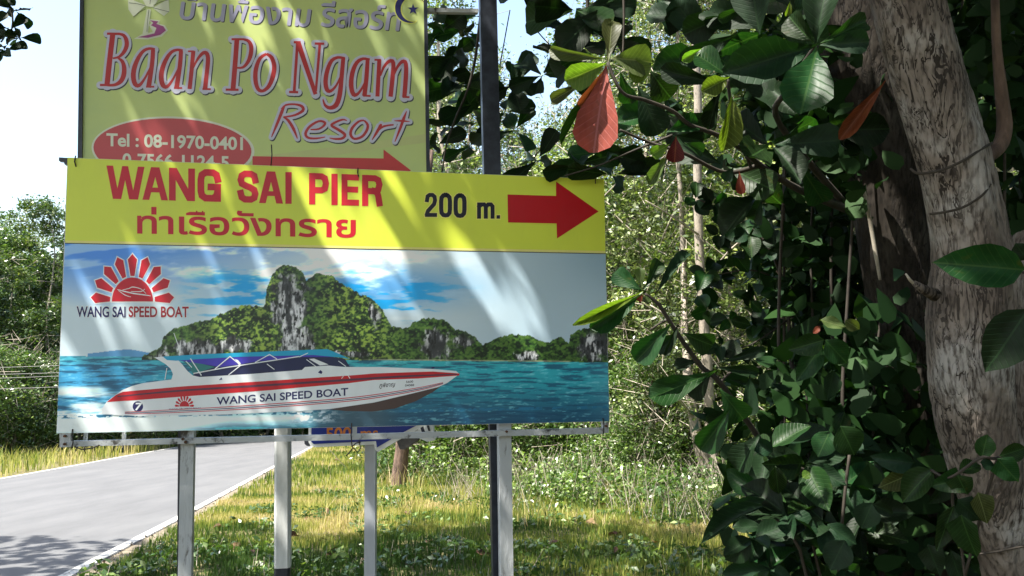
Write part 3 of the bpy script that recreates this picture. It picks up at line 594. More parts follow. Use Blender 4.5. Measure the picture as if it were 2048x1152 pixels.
plE.slab('back_plate', [(790, 865), (845, 868), (826, 886), (805, 900), (796, 899), (790, 885)], -0.03, 0.02, MAT['dark_back'], ws)
plE.slab('bracket', [(736, 812), (800, 812), (800, 820), (736, 820)], -0.03, 0.03, MAT['dark_back'], ws)

# ================================================================== GROUND AND ROAD
edgeR = [on_ground(*p) for p in ((165, 1145), (355, 1044), (547, 938), (622, 897))]
edgeL = [on_ground(*p) for p in ((0, 957), (164, 928), (256, 911), (355, 894), (547, 868))]
def ground_verts(y0, y1, x0, x1, ny, nx):
    ys = np.sign(np.linspace(-1, 1, 3))[0] * 0 + np.linspace(y0, y1, ny); xs = np.linspace(x0, x1, nx)
    Xg, Yg = np.meshgrid(xs, ys); return np.stack([Xg, Yg, gz(Yg)], -1)
def grid_mesh(name, G, mat):
    ny, nx = G.shape[:2]; I = np.arange(ny * nx).reshape(ny, nx)
    Fq = np.stack([I[:-1, :-1], I[:-1, 1:], I[1:, 1:], I[1:, :-1]], -1).reshape(-1, 4); return np_mesh(name, G.reshape(-1, 3), Fq, mat, smooth=True)
soil = noisy('dry soil and thatch', (0.05, 0.042, 0.02), (0.17, 0.15, 0.05), 3.0, 0.95, 0.6, 40, detail=10, c3=(0.22, 0.17, 0.09))
ys = np.concatenate([np.linspace(-60, 0, 7), np.linspace(3, 70, 68), [120, 250, 600]]); xs = np.concatenate([[-600, -200, -80], np.linspace(-40, 40, 81), [80, 200, 600]])
Xg, Yg = np.meshgrid(xs, ys); tag(link('ground', grid_mesh('ground', np.stack([Xg, Yg, gz(Yg)], -1), soil)), kind='structure')
# road centreline from the traced edges, running on round a right-hand bend
eL = np.array(edgeL); eR = np.array(edgeR)
kr = np.polyfit(eR[:, 1], eR[:, 0], 1); kl = np.polyfit(eL[:3, 1], eL[:3, 0], 1)
0 and print('ROAD', eL.round(1).tolist(), eR.round(1).tolist(), kr, kl)
def rx_(y): y = np.asarray(y, float); return np.where(y < eR[0, 1], eR[0, 0] + kr[0] * (y - eR[0, 1]), np.interp(y, eR[:, 1], eR[:, 0])) + np.where(y > eR[-1, 1], kr[0] * (y - eR[-1, 1]) + 0.016 * (y - eR[-1, 1]) ** 2, 0)
def lx_(y): return np.interp(y, eL[:, 1], eL[:, 0], left=None) if False else np.where(y < eL[0, 1], eL[0, 0] + kl[0] * (y - eL[0, 1]), np.where(y < eL[-1, 1], np.interp(y, eL[:, 1], eL[:, 0]), eL[-1, 0] + (eL[-1, 0] - eL[-2, 0]) / (eL[-1, 1] - eL[-2, 1]) * (y - eL[-1, 1]) + 0.012 * (y - eL[-1, 1]) ** 2))
ry_ = np.linspace(-50, 66, 150)
def strip(name, fa, fb, z, n, mat):
    T = np.linspace(0, 1, n); G = np.stack([fa(ry_)[:, None] * (1 - T) + fb(ry_)[:, None] * T, np.repeat(ry_[:, None], n, 1), np.repeat(gz(ry_)[:, None] + z, n, 1)], -1)
    return link(name, grid_mesh(name, G, mat))
asph = noisy('sun bleached asphalt', (0.100, 0.102, 0.106), (0.128, 0.130, 0.134), 1.3, 0.85, 0.3, 300, detail=14, stretch=(1.6, 0.3, 1), spec=0.3)
tag(strip('road', lx_, rx_, 0.012, 12, asph), kind='structure')
linem = noisy('worn white road paint', (0.17, 0.17, 0.16), (0.52, 0.51, 0.47), 14, 0.7, 0.2, 80, thresh=(0.36, 0.46))
ln = strip('road_marking', lambda y: rx_(y) - 0.14, lambda y: rx_(y) - 0.02, 0.017, 2, linem); tag(ln, kind='structure')
ln = strip('road_marking', lambda y: lx_(y) + 0.05, lambda y: lx_(y) + 0.16, 0.017, 2, linem); tag(ln, kind='structure')
dirt = noisy('dusty road edge', (0.12, 0.1, 0.07), (0.24, 0.2, 0.14), 6, 0.95, 0.5, 90, detail=10)
tag(strip('road_shoulder', lambda y: rx_(y) - 0.03, lambda y: rx_(y) + 0.28 + 0.1 * np.sin(y * 3.1) + 0.06 * np.sin(y * 7.7), 0.006, 4, dirt), kind='structure')

# guide posts across the road
for (px, pt, pb, wpx, lab) in ((170, 862, 908, 6, 'white guide post with black foot, leftmost of the three beyond the road'), (247, 862, 905, 6, 'white guide post with black foot, middle of the three beyond the road'), (448, 845, 867, 7, 'white guide post with black foot seen just above the far road edge')):
    b = on_ground(px, pb); d = proj(b)[2]; h = (pb - 835) / F_PX * d; w_ = wpx / F_PX * d / 2
    g = tag(empty('guide_post', b), lab, 'post', 'guide posts along the far side of the road')
    m = MB(); m.box(-w_, w_, -w_, w_, 0.25 * h, h); link('shaft', m.build('shaft', MAT['white_paint']), g)
    m = MB(); m.box(-w_ * 1.01, w_ * 1.01, -w_ * 1.01, w_ * 1.01, -0.1, 0.25 * h - 0.001); link('foot', m.build('foot', MAT['black_paint']), g)
# cables along the far tree line
for k, (ya, yb) in enumerate(((702, 706), (711, 722), (724, 727), (744, 749))):
    A, B = P(-900, ya - 12, 26), P(420, yb + 4, 26); pts = [A + (B - A) * t - np.array([0, 0, 1.1 * (1 - (2 * t - 1) ** 2)]) * .5 for t in np.linspace(0, 1, 14)]
    tag(link('power_cable', tube(pts, 0.006, 4).build('power_cable', MAT['cable'])), ['topmost of the four thin cables crossing the dark trees on the left', 'second cable from the top crossing the trees on the left', 'third cable from the top crossing the trees on the left', 'lowest of the four thin cables crossing the trees on the left'][k], 'cable', 'thin cables in front of the far trees')

# ================================================================== FOLIAGE BUILDERS
def unit(v): return v / (np.linalg.norm(v, axis=-1, keepdims=True) + 1e-9)
def leaf_cloud(name, C, size, mat, up_bias=0.6, aspect=0.45, rnd=None, droop=-0.2, seed=1, hexa=False, nb=None):
    """one mesh of small folded leaves, centres C (N,3), lengths size (N,)"""
    g = np.random.default_rng(seed); N = len(C)
    a = g.normal(size=(N, 3)); a[:, 2] = a[:, 2] * 0.6 + droop; a = unit(a)
    n = g.normal(size=(N, 3)); n[:, 2] += up_bias * 2
    if nb is not None: n += nb
    n = unit(n - (n * a).sum(1, keepdims=True) * a); b = np.cross(n, a)
    L = size[:, None] / 2; W = L * aspect
    if hexa: prof = [(-1, 0), (-.35, .62), (.35, 1), (.85, .7), (1, 0), (.85, -.7), (.35, -1), (-.35, -.62)]
    else: prof = [(-1, 0), (0.1, 1), (1, 0), (0.1, -1)]
    k = len(prof); V = np.empty((N, k, 3))
    for i, (s, t) in enumerate(prof): V[:, i] = C + a * L * s + b * W * t + n * W * (0.35 * abs(t) - 0.12 * s * s)
    Fq = np.arange(N * k).reshape(N, k); r_ = rnd if rnd is not None else g.random(N)
    return np_mesh(name, V.reshape(-1, 3), Fq, mat, {'rnd': ('FLOAT', np.repeat(r_, k))})
def stick_mesh(name, A, B, ra, rb, mat):
    """straight three-sided twigs"""
    N = len(A); t = unit(B - A); ref = np.tile([0.3, 0.2, 0.93], (N, 1)); u = unit(np.cross(t, ref)); v = np.cross(t, u); V = np.empty((N, 6, 3))
    for k in range(3):
        o = math.cos(k * 2.0944) * u + math.sin(k * 2.0944) * v; V[:, k] = A + o * ra[:, None]; V[:, 3 + k] = B + o * rb[:, None]
    base = (np.arange(N) * 6)[:, None]; Fq = np.concatenate([base + np.array(q) for q in ([0, 1, 4, 3], [1, 2, 5, 4], [2, 0, 3, 5])])
    return np_mesh(name, V.reshape(-1, 3), Fq, mat)
def blades(name, B, h, w_, lean, mat, rnd, seed=3):
    g = np.random.default_rng(seed); N = len(B); th = g.random(N) * 2 * np.pi; d = np.stack([np.cos(th), np.sin(th), 0 * th], -1); ph = g.random(N) * 2 * np.pi
    l = np.stack([np.cos(ph), np.sin(ph), 0 * ph], -1) * (lean * (0.3 + g.random(N)))[:, None]; z = np.array([0, 0, 1.0]); H = h[:, None]; W = w_[:, None] / 2
    V = np.empty((N, 5, 3)); V[:, 0] = B - d * W; V[:, 1] = B + d * W; m = B + z * H * 0.6 + l * H * 0.3
    V[:, 2] = m + d * W * 0.7; V[:, 3] = m - d * W * 0.7; V[:, 4] = B + z * H * 0.95 + l * H
    base = (np.arange(N) * 5)[:, None]
    T = np.concatenate([base + np.array(q) for q in ([0, 1, 2], [0, 2, 3], [3, 2, 4])])
    return np_mesh(name, V.reshape(-1, 3), T, mat, {'rnd': ('FLOAT', np.repeat(rnd, 5))})

FM = {
 'bright': scatter_leaf_mat('sunlit thicket leaves', [(0, (0.02, 0.045, 0.01)), (0.4, (0.05, 0.09, 0.02)), (0.6, (0.16, 0.23, 0.05)), (1, (0.42, 0.47, 0.22))], 0.3, 0.2, coat=0.35),
 'olive': scatter_leaf_mat('olive thicket leaves', [(0, (0.02, 0.035, 0.012)), (0.45, (0.05, 0.07, 0.025)), (0.65, (0.15, 0.20, 0.07)), (1, (0.46, 0.49, 0.30))], 0.28, 0.18, coat=0.4),
 'dark': scatter_leaf_mat('dark glossy thicket leaves', [(0, (0.025, 0.05, 0.015)), (0.6, (0.06, 0.105, 0.03)), (1, (0.19, 0.22, 0.08))], 0.3, 0.25, coat=0.3),
 'mid': scatter_leaf_mat('mid green bush leaves', [(0, (0.015, 0.04, 0.01)), (0.5, (0.05, 0.10, 0.02)), (1, (0.20, 0.28, 0.08))], 0.35, 0.25, coat=0.2),
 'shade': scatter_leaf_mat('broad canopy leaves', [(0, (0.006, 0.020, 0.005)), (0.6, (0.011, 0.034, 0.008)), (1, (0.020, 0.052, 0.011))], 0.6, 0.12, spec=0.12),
}
BARK = {
 'pale': noisy('pale thin bark', (0.05, 0.042, 0.034), (0.29, 0.25, 0.20), 16, 0.85, 0.4, 60, stretch=(1, 1, 0.4), thresh=(0.3, 0.5)),
 'red': noisy('reddish flaking bark', (0.04, 0.025, 0.018), (0.20, 0.13, 0.095), 14, 0.85, 0.7, 50, stretch=(1, 1, 0.25)),
 'dark': noisy('dark damp bark', (0.02, 0.016, 0.012), (0.075, 0.06, 0.05), 10, 0.9, 0.8, 45, stretch=(1.4, 1.4, 0.25)),
 'twig': noisy('sun bleached twigs', (0.18, 0.15, 0.11), (0.46, 0.41, 0.33), 6, 0.8),
 'stem': noisy('dark young stem', (0.018, 0.014, 0.01), (0.05, 0.04, 0.03), 12, 0.8),
 'brown': noisy('brown peeling vine', (0.05, 0.03, 0.02), (0.17, 0.11, 0.075), 10, 0.85, 0.6, 50, stretch=(1, 1, .3)),
}
def crown_points(n, H, Rr, seed, z0=0.3, ncl=150, sp=0.20):
    g = np.random.default_rng(seed)
    z = z0 + (H - z0) * g.random(ncl) ** 0.9; ang = g.random(ncl) * 6.283; f = np.clip((z - z0) / (H - z0), 0, 1)
    prof = (0.55 + 0.6 * np.sin(np.pi * np.clip(f * 0.9 + 0.08, 0, 1))) * (1 - 0.5 * np.clip(f - 0.8, 0, 1) * 5)
    rr = Rr * prof * np.sqrt(g.random(ncl)) * (0.75 + 0.5 * g.random(ncl))
    C = np.stack([rr * np.cos(ang), rr * np.sin(ang), z], -1); s = sp * (0.6 + g.random(ncl))
    i = g.integers(0, ncl, n); return C, C[i] + g.normal(size=(n, 3)) * s[i][:, None] * np.array([1, 1, 0.75])
def thicket_kind(name, H, Rr, n, leaf, mat, seed, nst=420, barkm='pale', z0=0.3, ncl=130):
    g = np.random.default_rng(seed + 50); C, pts = crown_points(n, H, Rr, seed, z0, ncl)
    cm = leaf_cloud('crown', pts, leaf * (0.6 + 0.8 * g.random(n)), mat, seed=seed, rnd=np.clip(g.random(n) * 0.6 + 0.75 * vnoise(pts[:, 0] * 2.2 + 9 + pts[:, 1] * 2, pts[:, 2] * 1.6 + 5, seed) - 0.18, 0, 1))
    k = g.integers(0, len(C), nst); A = C[k] + g.normal(size=(nst, 3)) * 0.3; d = g.normal(size=(nst, 3)); d[:, 2] = np.abs(d[:, 2]) * 1.2; B = A + unit(d) * (0.25 + 0.6 * g.random(nst))[:, None]
    tw = stick_mesh('twigs', A, B, np.full(nst, 0.009), np.full(nst, 0.004), BARK['twig'])
    mb = MB(); x = y = 0.0; tr = []
    for q in np.linspace(0, 1, 9): tr.append((x, y, -0.2 + q * H * 0.92)); x += g.normal() * 0.09; y += g.normal() * 0.09
    tm = tube(tr, [0.075 * (1 - 0.8 * i / 8) + 0.008 for i in range(9)], 7).build('trunk', BARK[barkm], True)
    lb = MB()
    for j in range(14):
        i = int(g.integers(1, 8)); p0 = np.array(tr[i]); c_ = C[int(np.argmin(np.linalg.norm(C - p0 - g.normal(size=3) * 0.9, axis=1)))]
        tube([p0, (p0 + c_) / 2 + np.array([0, 0, 0.12]), c_], [0.022, 0.014, 0.005], 5, lb)
    lm = lb.build('limbs', BARK[barkm], True)
    return dict(crown=cm, twigs=tw, trunk=tm, limbs=lm)
KINDS = [thicket_kind('a', 9.5, 1.5, 22000, 0.085, FM['bright'], 11), thicket_kind('b', 9.0, 1.7, 22000, 0.08, FM['olive'], 12), thicket_kind('c', 10, 1.4, 22000, 0.085, FM['bright'], 13, barkm='red'),
         thicket_kind('d', 6.0, 1.5, 18000, 0.08, FM['bright'], 14), thicket_kind('e', 3.0, 1.3, 13000, 0.085, FM['mid'], 15, nst=220, z0=0.05, ncl=110), thicket_kind('f', 12, 2.6, 26000, 0.17, FM['dark'], 16, nst=300, ncl=260), thicket_kind('g', 11, 2.4, 26000, 0.16, FM['mid'], 17, nst=200, ncl=240)]
def forest_tree(k, x, y, s, rz, label, group, name='forest_tree', cat='tree', sz=1.0):
    o = tag(empty(name, (x, y, float(gz(y))), rz), label, cat, group)
    o.scale = (s, s, s * sz)
    for part, me in KINDS[k].items():
        c_ = link(part, me, o)
        if part in ('crown', 'twigs', 'limbs'): c_['kind'] = 'stuff'
    return o
def at(px, d):                                   # ground point under pixel column px at depth d
    p = P(px, 740, d); return p[0], p[1]
G1 = 'slender trees of the sunlit thicket behind the signs'; L1 = 'slender leafy tree in the sunlit thicket behind the signs or added out of view'
spots = [(880, 15.5, 0, 1.0), (960, 18.5, 1, 1.0), (1075, 15.5, 3, 0.95), (1040, 20, 3, 1.15), (1170, 14.5, 3, 1.02), (1210, 17.5, 1, 1.05), (1290, 14.5, 0, 1.0), (1345, 18, 2, 1.05), (1395, 14, 1, 1.0), (1480, 15.5, 0, 1.05), (1560, 13.5, 2, 1.0),
         (1600, 17, 1, 1.1), (1690, 14.5, 0, 1.05), (1790, 13, 1, 1.0), (1880, 15.5, 2, 1.1), (1990, 13, 0, 1.1), (2100, 14.5, 1, 1.1), (2300, 14, 2, 1.1), (1440, 21, 1, 1.2), (1250, 22, 0, 1.1), (900, 22, 1, 1.1), (1640, 21, 0, 1.2), (1820, 20, 1, 1.2), (2030, 19, 0, 1.2), (2600, 14, 0, 1.1), (2500, 10, 1, 1.1)]
spots = [(px, d * 1.3, k, s * 1.28) if px < 1360 else (px, d * 1.12, k, s * 1.1) for px, d, k, s in spots] + [(800, 23, 3, 1.25), (845, 21, 0, 1.05)]
for i, (px, d, k, s) in enumerate(spots):
    x, y = at(px, d); forest_tree(k, x, y, s, rng.random() * 6.28, L1, G1)
for x, y, k in ((4.6, -2.5, 0), (6.2, 0.5, 1), (5.2, -6.5, 2), (8, -4, 0), (9, 3, 1), (7.5, 5.2, 2), (3.2, -9, 1), (12, -1, 0), (11, 6, 1)):  # added unseen trees right of and behind camera, cutting sky light on near leaves
    forest_tree(k, x, y, 1.1, rng.random() * 6.28, L1, G1)
G2 = 'low bushes at the foot of the thicket'; L2 = 'low leafy bush at the foot of the sunlit thicket'
for px, d, s in ((870, 14.2, .8), (930, 14.3, .9), (985, 15, 1), (1050, 13.6, .85), (1110, 14.8, 1.), (1180, 13.0, .8), (1240, 13.8, 1.0), (1300, 13.0, .8), (1350, 14, .95), (1500, 14.3, .9), (1570, 12.2, .8), (1650, 12, .9), (1750, 11.5, .9), (1850, 11.5, 1), (1960, 11, 1), (2080, 11, 1)):
    d, s = (d * 1.38, s * 1.15) if px < 1300 else (d * 1.2, s)
    x, y = at(px, d); forest_tree(4, x, y, s, rng.random() * 6.28, L2, G2, 'forest_bush', 'bush')
G3 = 'tall trees beyond the far side of the road'; L3 = 'tall dense tree in the woods beyond the far side of the road'
for px, d, k, s in ((-330, 33, 5, .85), (-200, 36, 6, .9), (-90, 33, 5, .74), (20, 36, 6, .85), (75, 35, 5, .86), (150, 38, 6, .84), (240, 41, 5, .9), (330, 44, 6, .95), (420, 47, 5, 1), (520, 50, 6, 1.05), (620, 50, 5, 1.1), (700, 46, 6, 1.0), (780, 38, 5, .8), (-500, 34, 6, .9), (-700, 33, 5, .9), (-40, 42, 6, 1.05), (830, 30, 6, .72)):
    x, y = at(px, d); forest_tree(k, x, y, s, rng.random() * 6.28, L3, G3)
L4 = 'roadside bush standing in the dry grass beyond the road'
for px, d, s in ((-120, 28, 1.1), (-30, 30, 1.3), (40, 31, 1.2), (95, 32.5, 1.1), (150, 34, 1.3), (215, 36, 1.2), (290, 38, 1.3), (370, 41, 1.3), (450, 44, 1.4), (530, 48, 1.4), (600, 50, 1.5), (-250, 28, 1.2)):
    x, y = at(px, d); forest_tree(4, x, y, s, rng.random() * 6.28, L4, 'bushes in the dry grass beyond the road', 'roadside_bush', 'bush')
# far woodland as one mass behind
def mass(name, segs, n, leaf, mat, seed, label):
    g = np.random.default_rng(seed); pts = []
    for (xa, ya, xb, yb, H, th, k) in segs:
        m = int(n * k); t = g.random(m); x = xa + (xb - xa) * t; y = ya + (yb - ya) * t; hh = H * (0.72 + 0.28 * vnoise(t * 14, t * 0 + seed, seed))
        pts.append(np.stack([x + g.normal(size=m) * th, y + g.normal(size=m) * th, gz(y) + hh * g.random(m) ** 0.8], -1))
    pts = np.concatenate(pts); return tag(link(name, leaf_cloud(name, pts, leaf * (0.6 + 0.8 * g.random(len(pts))), mat, seed=seed, aspect=0.7)), label, 'woodland', kind='stuff')
a1, b1 = at(880, 33), at(2500, 31)
mass('woodland', [(a1[0], a1[1], at(1110, 33)[0], at(1110, 33)[1], 8.5, 1.0, .8), (at(1110, 33)[0], 33, b1[0], b1[1], 11, 1.3, 2.2), (b1[0], b1[1], 26, -30, 12, 2, 1)], 14000, 0.42, FM['dark'], 61, 'dark mass of woodland closing the view behind the thicket')
mass('woodland', [(-60, -20, -34, 30, 11, 2, 1), (-34, 30, at(100, 48)[0], 48, 10.5, 2, 1), (at(100, 48)[0], 48, at(800, 56)[0], 56, 11, 2, 1.6)], 14000, 0.5, FM['dark'], 62, 'dark mass of woodland beyond the far side of the road')

# the twin trunk tree and the leaning reddish trunk
def trunk_px(pts, name, bark, parent, n=10, m=5, wob=0.0):
    P3 = [P(x, y, d) for x, y, d, r_ in pts]; rr = [r_ / F_PX * d for x, y, d, r_ in pts]; a, b = smooth_path(P3, rr, m)
    if wob: a = [q + rng.normal(size=3) * wob for q in a]
    return link(name, tube(a, b, n).build(name, bark, True), parent, parent.matrix_world.inverted() if parent else None)
b = P(1432, 1015, 14.3)
tw = tag(empty('twin_trunk_tree', (b[0], b[1], float(gz(b[1])))), 'slim pale tree with two mottled trunks rising from one foot in the grass', 'tree')
trunk_px([(1436, 1030, 14.3, 15), (1422, 960, 14.3, 13), (1398, 890, 14.3, 12), (1386, 820, 14.3, 10.5), (1376, 760, 14.3, 9), (1371, 690, 14.6, 7), (1368, 600, 15.2, 4)], 'trunk', BARK['pale'], tw)
trunk_px([(1436, 1030, 14.35, 15), (1430, 960, 14.3, 15), (1424, 900, 14.3, 12), (1418, 800, 14.3, 11), (1412, 700, 14.3, 10.5), (1404, 600, 14.3, 9.5), (1398, 480, 14.3, 9), (1395, 340, 14.3, 8.5), (1396, 200, 14.3, 8), (1390, 60, 14.3, 7), (1392, -120, 14.3, 5)], 'trunk', BARK['pale'], tw)
for q in ([(1376, 700, 14.3, 3), (1340, 640, 13.1, 2.2), (1300, 610, 13, 1.5)], [(1412, 560, 14.3, 3), (1460, 500, 13, 2), (1500, 470, 12.9, 1.3)], [(1385, 830, 14.3, 3), (1352, 790, 13.1, 2), (1330, 770, 13, 1.2)], [(1398, 470, 14.3, 2.5), (1340, 430, 13, 1.6), (1290, 400, 12.9, 1)]): trunk_px(q, 'branch', BARK['twig'], tw, 5, 3)
b = P(800, 965, 16.5)
lt = tag(empty('leaning_trunk_tree', (b[0], b[1], float(gz(b[1])))), 'reddish brown flaking tree trunk behind the blue arrow sign', 'tree')
trunk_px([(796, 975, 16.5, 18), (801, 930, 16.5, 15), (805, 890, 16.5, 14), (812, 800, 16.5, 15), (830, 600, 16.5, 12), (860, 300, 16.5, 8)], 'trunk', BARK['red'], lt)

# ================================================================== GRASS
def scat(n, x0, x1, y0, y1, keep, seed):
    g = np.random.default_rng(seed); x = x0 + (x1 - x0) * g.random(n); y = y0 + (y1 - y0) * g.random(n); k = keep(x, y); x, y = x[k], y[k]
    return np.stack([x, y, gz(y)], -1)
gm = scatter_leaf_mat('grass blades', [(0, (0.035, 0.075, 0.015)), (0.3, (0.07, 0.13, 0.025)), (0.55, (0.24, 0.27, 0.05)), (0.8, (0.42, 0.38, 0.13)), (1, (0.5, 0.40, 0.22))], 0.45, 0.35, (1.3, 1.4, 0.8))
right_of = lambda x, y: x > rx_(y) + 0.12 + 0.12 * vnoise(y * 2 + 50, x * 0 + 3, 5)
def grass(name, n, box, h, w_, lean, keep, dry, seed, label):
    B = scat(n, *box, keep, seed); g = np.random.default_rng(seed + 1); N = len(B)
    kp = g.random(N) < np.clip(0.25 + 1.6 * vnoise(B[:, 0] * 2.3 + 70, B[:, 1] * 2.3 + 70, seed + 9), 0, 1); B = B[kp]; N = len(B)
    hv = h * (0.5 + g.random(N)) * (0.6 + 0.9 * vnoise(B[:, 0] * 1.6 + 60, B[:, 1] * 1.6 + 60, seed))
    dry_sun = dry(B[:, 0], B[:, 1]) if callable(dry) else dry
    r_ = np.clip(dry_sun + 0.9 * (vnoise(B[:, 0] * 0.9 + 60, B[:, 1] * 0.9 + 60, seed + 3) - 0.5) + 0.45 * (g.random(N) - 0.5), 0, 1)
    return tag(link(name, blades(name, B, hv, np.full(N, w_) * (0.6 + 0.8 * g.random(N)), lean, gm, r_, seed)), label, 'grass', kind='stuff')
grass('grass', 230000, (-6, 9, 6.5, 17), 0.065, 0.010, 0.16, right_of, lambda x, y: 0.30 + 0.34 * sstep(9.5, 11.5, y), 201, 'short yellow green grass of the near verge')  # dry carries light here: sunlit band yellowed, shaded part greened in blade colour
grass('grass', 90000, (-12, 6, 15.5, 46), 0.11, 0.022, 0.08, lambda x, y: right_of(x, y) & (x < rx_(y) + 9), 0.62, 202, 'short yellow grass of the verge farther off')
grass('tall_grass', 11000, (-3, 9, 11, 20), 0.28, 0.011, 0.42, lambda x, y: (x > -3 + 0.0 * y) & (vnoise(x * 1.1 + 30, y * 1.1 + 7, 4) > 0.3), 0.62, 203, 'tall dry grass at the foot of the thicket')
grass('tall_grass', 3500, (-0.4, 9, 6.5, 13), 0.18, 0.011, 0.38, lambda x, y: vnoise(x * 1.2 + 9, y * 1.2, 8) > 0.55, 0.25, 204, 'green grass tufts standing taller in the shade')
grass('tall_grass', 60000, (-36, 4, 16, 56), 0.36, 0.03, 0.35, lambda x, y: (x < lx_(y) - 0.15) & (x > lx_(y) - 7), 0.62, 205, 'dry bank of grass beyond the far side of the road')
def undergrowth(n, box, H_, leaf, keep, mat, seed, label):
    g = np.random.default_rng(seed); B = scat(n // 14, *box, keep, seed); i = g.integers(0, len(B), n); q = B[i] + g.normal(size=(n, 3)) * np.array([.10, .10, 0]); hh = H_ * (0.3 + vnoise(B[i, 0] * 1.1 + 40, B[i, 1] * 1.1 + 40, seed))
    q[:, 2] += hh * g.random(n) ** 1.2
    tag(link('undergrowth', leaf_cloud('undergrowth', q, leaf * (0.5 + g.random(n)), mat, seed=seed, aspect=.5, rnd=np.clip(.25 + .8 * g.random(n) * vnoise(q[:, 0] + 30, q[:, 1] + 30, seed + 1) * 1.6, 0, 1))), label, 'undergrowth', kind='stuff')
    m = n // 40; j = g.integers(0, len(B), m); A = B[j]; d = g.normal(size=(m, 3)) * .35; d[:, 2] = 1; tag(link('dry_stems', stick_mesh('dry_stems', A, A + d * (H_ * (.5 + g.random(m)))[:, None], np.full(m, .005), np.full(m, .0025), BARK['twig'])), 'thin dry stems standing in the ' + label.split(' in the ')[-1], 'stems', kind='stuff')
undergrowth(30000, (-3, 9, 15.2, 20), .75, .09, lambda x, y: y > 16.5 - x * .35, FM['mid'], 221, 'dense leafy undergrowth at the foot of the thicket')
undergrowth(34000, (-.5, 8, 8.0, 16), .6, .08, lambda x, y: (y > 14.2 - x * 1.0) & (vnoise(x * 1.7 + 5, y * 1.7 + 5, 12) > .3), FM['mid'], 222, 'leafy weeds in the right part of the verge')
undergrowth(15000, (-3.8, 5, 7.5, 17), .14, .07, lambda x, y: vnoise(x * 1.4 + 11, y * 1.4 + 3, 9) > .55, FM['mid'], 223, 'low broad weeds in the short verge grass')
sg = np.random.default_rng(240); A = scat(1500, -1.2, 7, 9.0, 16, lambda x, y: (y > 12.5 - x * .7) & (vnoise(x + 5, y + 5, 13) > .3), 241); d = sg.normal(size=A.shape) * .4; d[:, 2] = 1
tag(link('dry_stems', stick_mesh('dry_stems', A, A + d * (.25 + .5 * sg.random(len(A)))[:, None], np.full(len(A), .005), np.full(len(A), .002), BARK['twig'])), 'bleached dry stalks leaning among the weeds of the verge', 'stems', kind='stuff')
gp = scat(5000, -6.5, -3.6, 7, 30, lambda x, y: (x > rx_(y) - 0.1) & (x < rx_(y) + 0.5), 230); gg = np.random.default_rng(231)
tag(link('gravel', leaf_cloud('gravel', gp + np.array([0, 0, .02]), 0.03 * (0.5 + gg.random(len(gp))), dirt, seed=232, aspect=.9, up_bias=1)), 'loose grit along the edge of the asphalt', 'gravel', kind='stuff')
# fallen leaves
def leaf_shape(kind, nl=6, curl=0.12, fold=0.16, wav=0.0):
    V, U = [], []
    rows_ = [0, .13, .36, .62, .84, .95, 1.0] if kind == 'obovate' else [q_ / nl for q_ in range(nl + 1)]
    for i in range(nl + 1):
        t = rows_[i]
        if kind == 'obovate': wd = (0.015, .075, .24, .43, .49, .36, .10)[i]
        elif kind == 'elliptic': wd = 0.5 * math.sin(math.pi * t ** 0.9) ** 0.75
        elif kind == 'heart': wd = 0.5 * min(1, (t * 6) ** 0.6) * (1 - t ** 2.2) ** 0.75
        else: wd = 0.5 * math.sin(math.pi * t) ** 1.1
        if i in (0, nl) and kind != 'obovate': wd = max(0.0, min(wd, 0.02))
        for s in (-1, -0.5, 0, 0.5, 1):
            V.append((s * wd, t, fold * abs(s) * wd * 2 - curl * t * t + wav * math.sin(t * 9 + s * 2) * abs(s))); U.append((0.5 + s * wd, t))
    Fc = [(i * 5 + j, i * 5 + j + 1, (i + 1) * 5 + j + 1, (i + 1) * 5 + j) for i in range(nl) for j in range(4)]
    return V, U, Fc
_lm = {}
def leaf_mesh(kind, mat, var=0):
    k = (kind, mat.name, var)
    if k in _lm: return _lm[k]
    cu, fo_, wa = ((0.14, 0.16, 0.03), (0.32, 0.26, 0.05), (-0.06, 0.10, 0.06), (0.42, 0.3, 0.05))[var]
    V, U, Fc = leaf_shape(kind, 6, cu, fo_, wa)
    me = mesh('leaf', V, Fc, mat, True); uvl = me.uv_layers.new(name='UVMap')
    for l in me.loops: uvl.data[l.index].uv = U[l.vertex_index]
    _lm[k] = me; return me
def leaf_matrix(base, tip, width, nrm, roll=0.0):
    y = np.array(tip, float) - base; L = np.linalg.norm(y); y /= L; n = nrm - (nrm @ y) * y; n /= np.linalg.norm(n) + 1e-9
    n = n * math.cos(roll) + np.cross(y, n) * math.sin(roll); x = np.cross(y, n)
    m = Matrix.Identity(4)
    for i, (v, s) in enumerate(((x, width), (y, L), (n, L))):
        for j in range(3): m[j][i] = v[j] * s
    for j in range(3): m[j][3] = base[j]
    return m
LM = {
 'green': big_leaf_mat('broad green leaf', (0.017, 0.056, 0.013), (0.04, 0.09, 0.025), 0.3, 0.42, blot=(0.05, 0.065, 0.015)),
 'dark': big_leaf_mat('broad dark green leaf', (0.009, 0.030, 0.009), (0.018, 0.046, 0.016), 0.14, 0.55),
 'lime': big_leaf_mat('yellow green leaf', (0.13, 0.21, 0.03), (0.25, 0.32, 0.08), 0.45, 0.4),
 'olive': big_leaf_mat('olive leaf', (0.085, 0.11, 0.035), (0.17, 0.19, 0.08), 0.35, 0.42),
 'red': big_leaf_mat('old red leaf', (0.27, 0.048, 0.066), (0.38, 0.13, 0.13), 0.10, 0.5, (1.2, 0.7, 0.8), blot=(0.13, 0.03, 0.03)),
 'rust': big_leaf_mat('rust brown leaf', (0.17, 0.038, 0.018), (0.24, 0.07, 0.03), 0.2, 0.5, (1.5, 1.1, 0.8), blot=(0.20, 0.13, 0.03)),
 'litter': big_leaf_mat('fallen brown leaf', (0.15, 0.085, 0.045), (0.24, 0.16, 0.09), 0.1, 0.6),
}
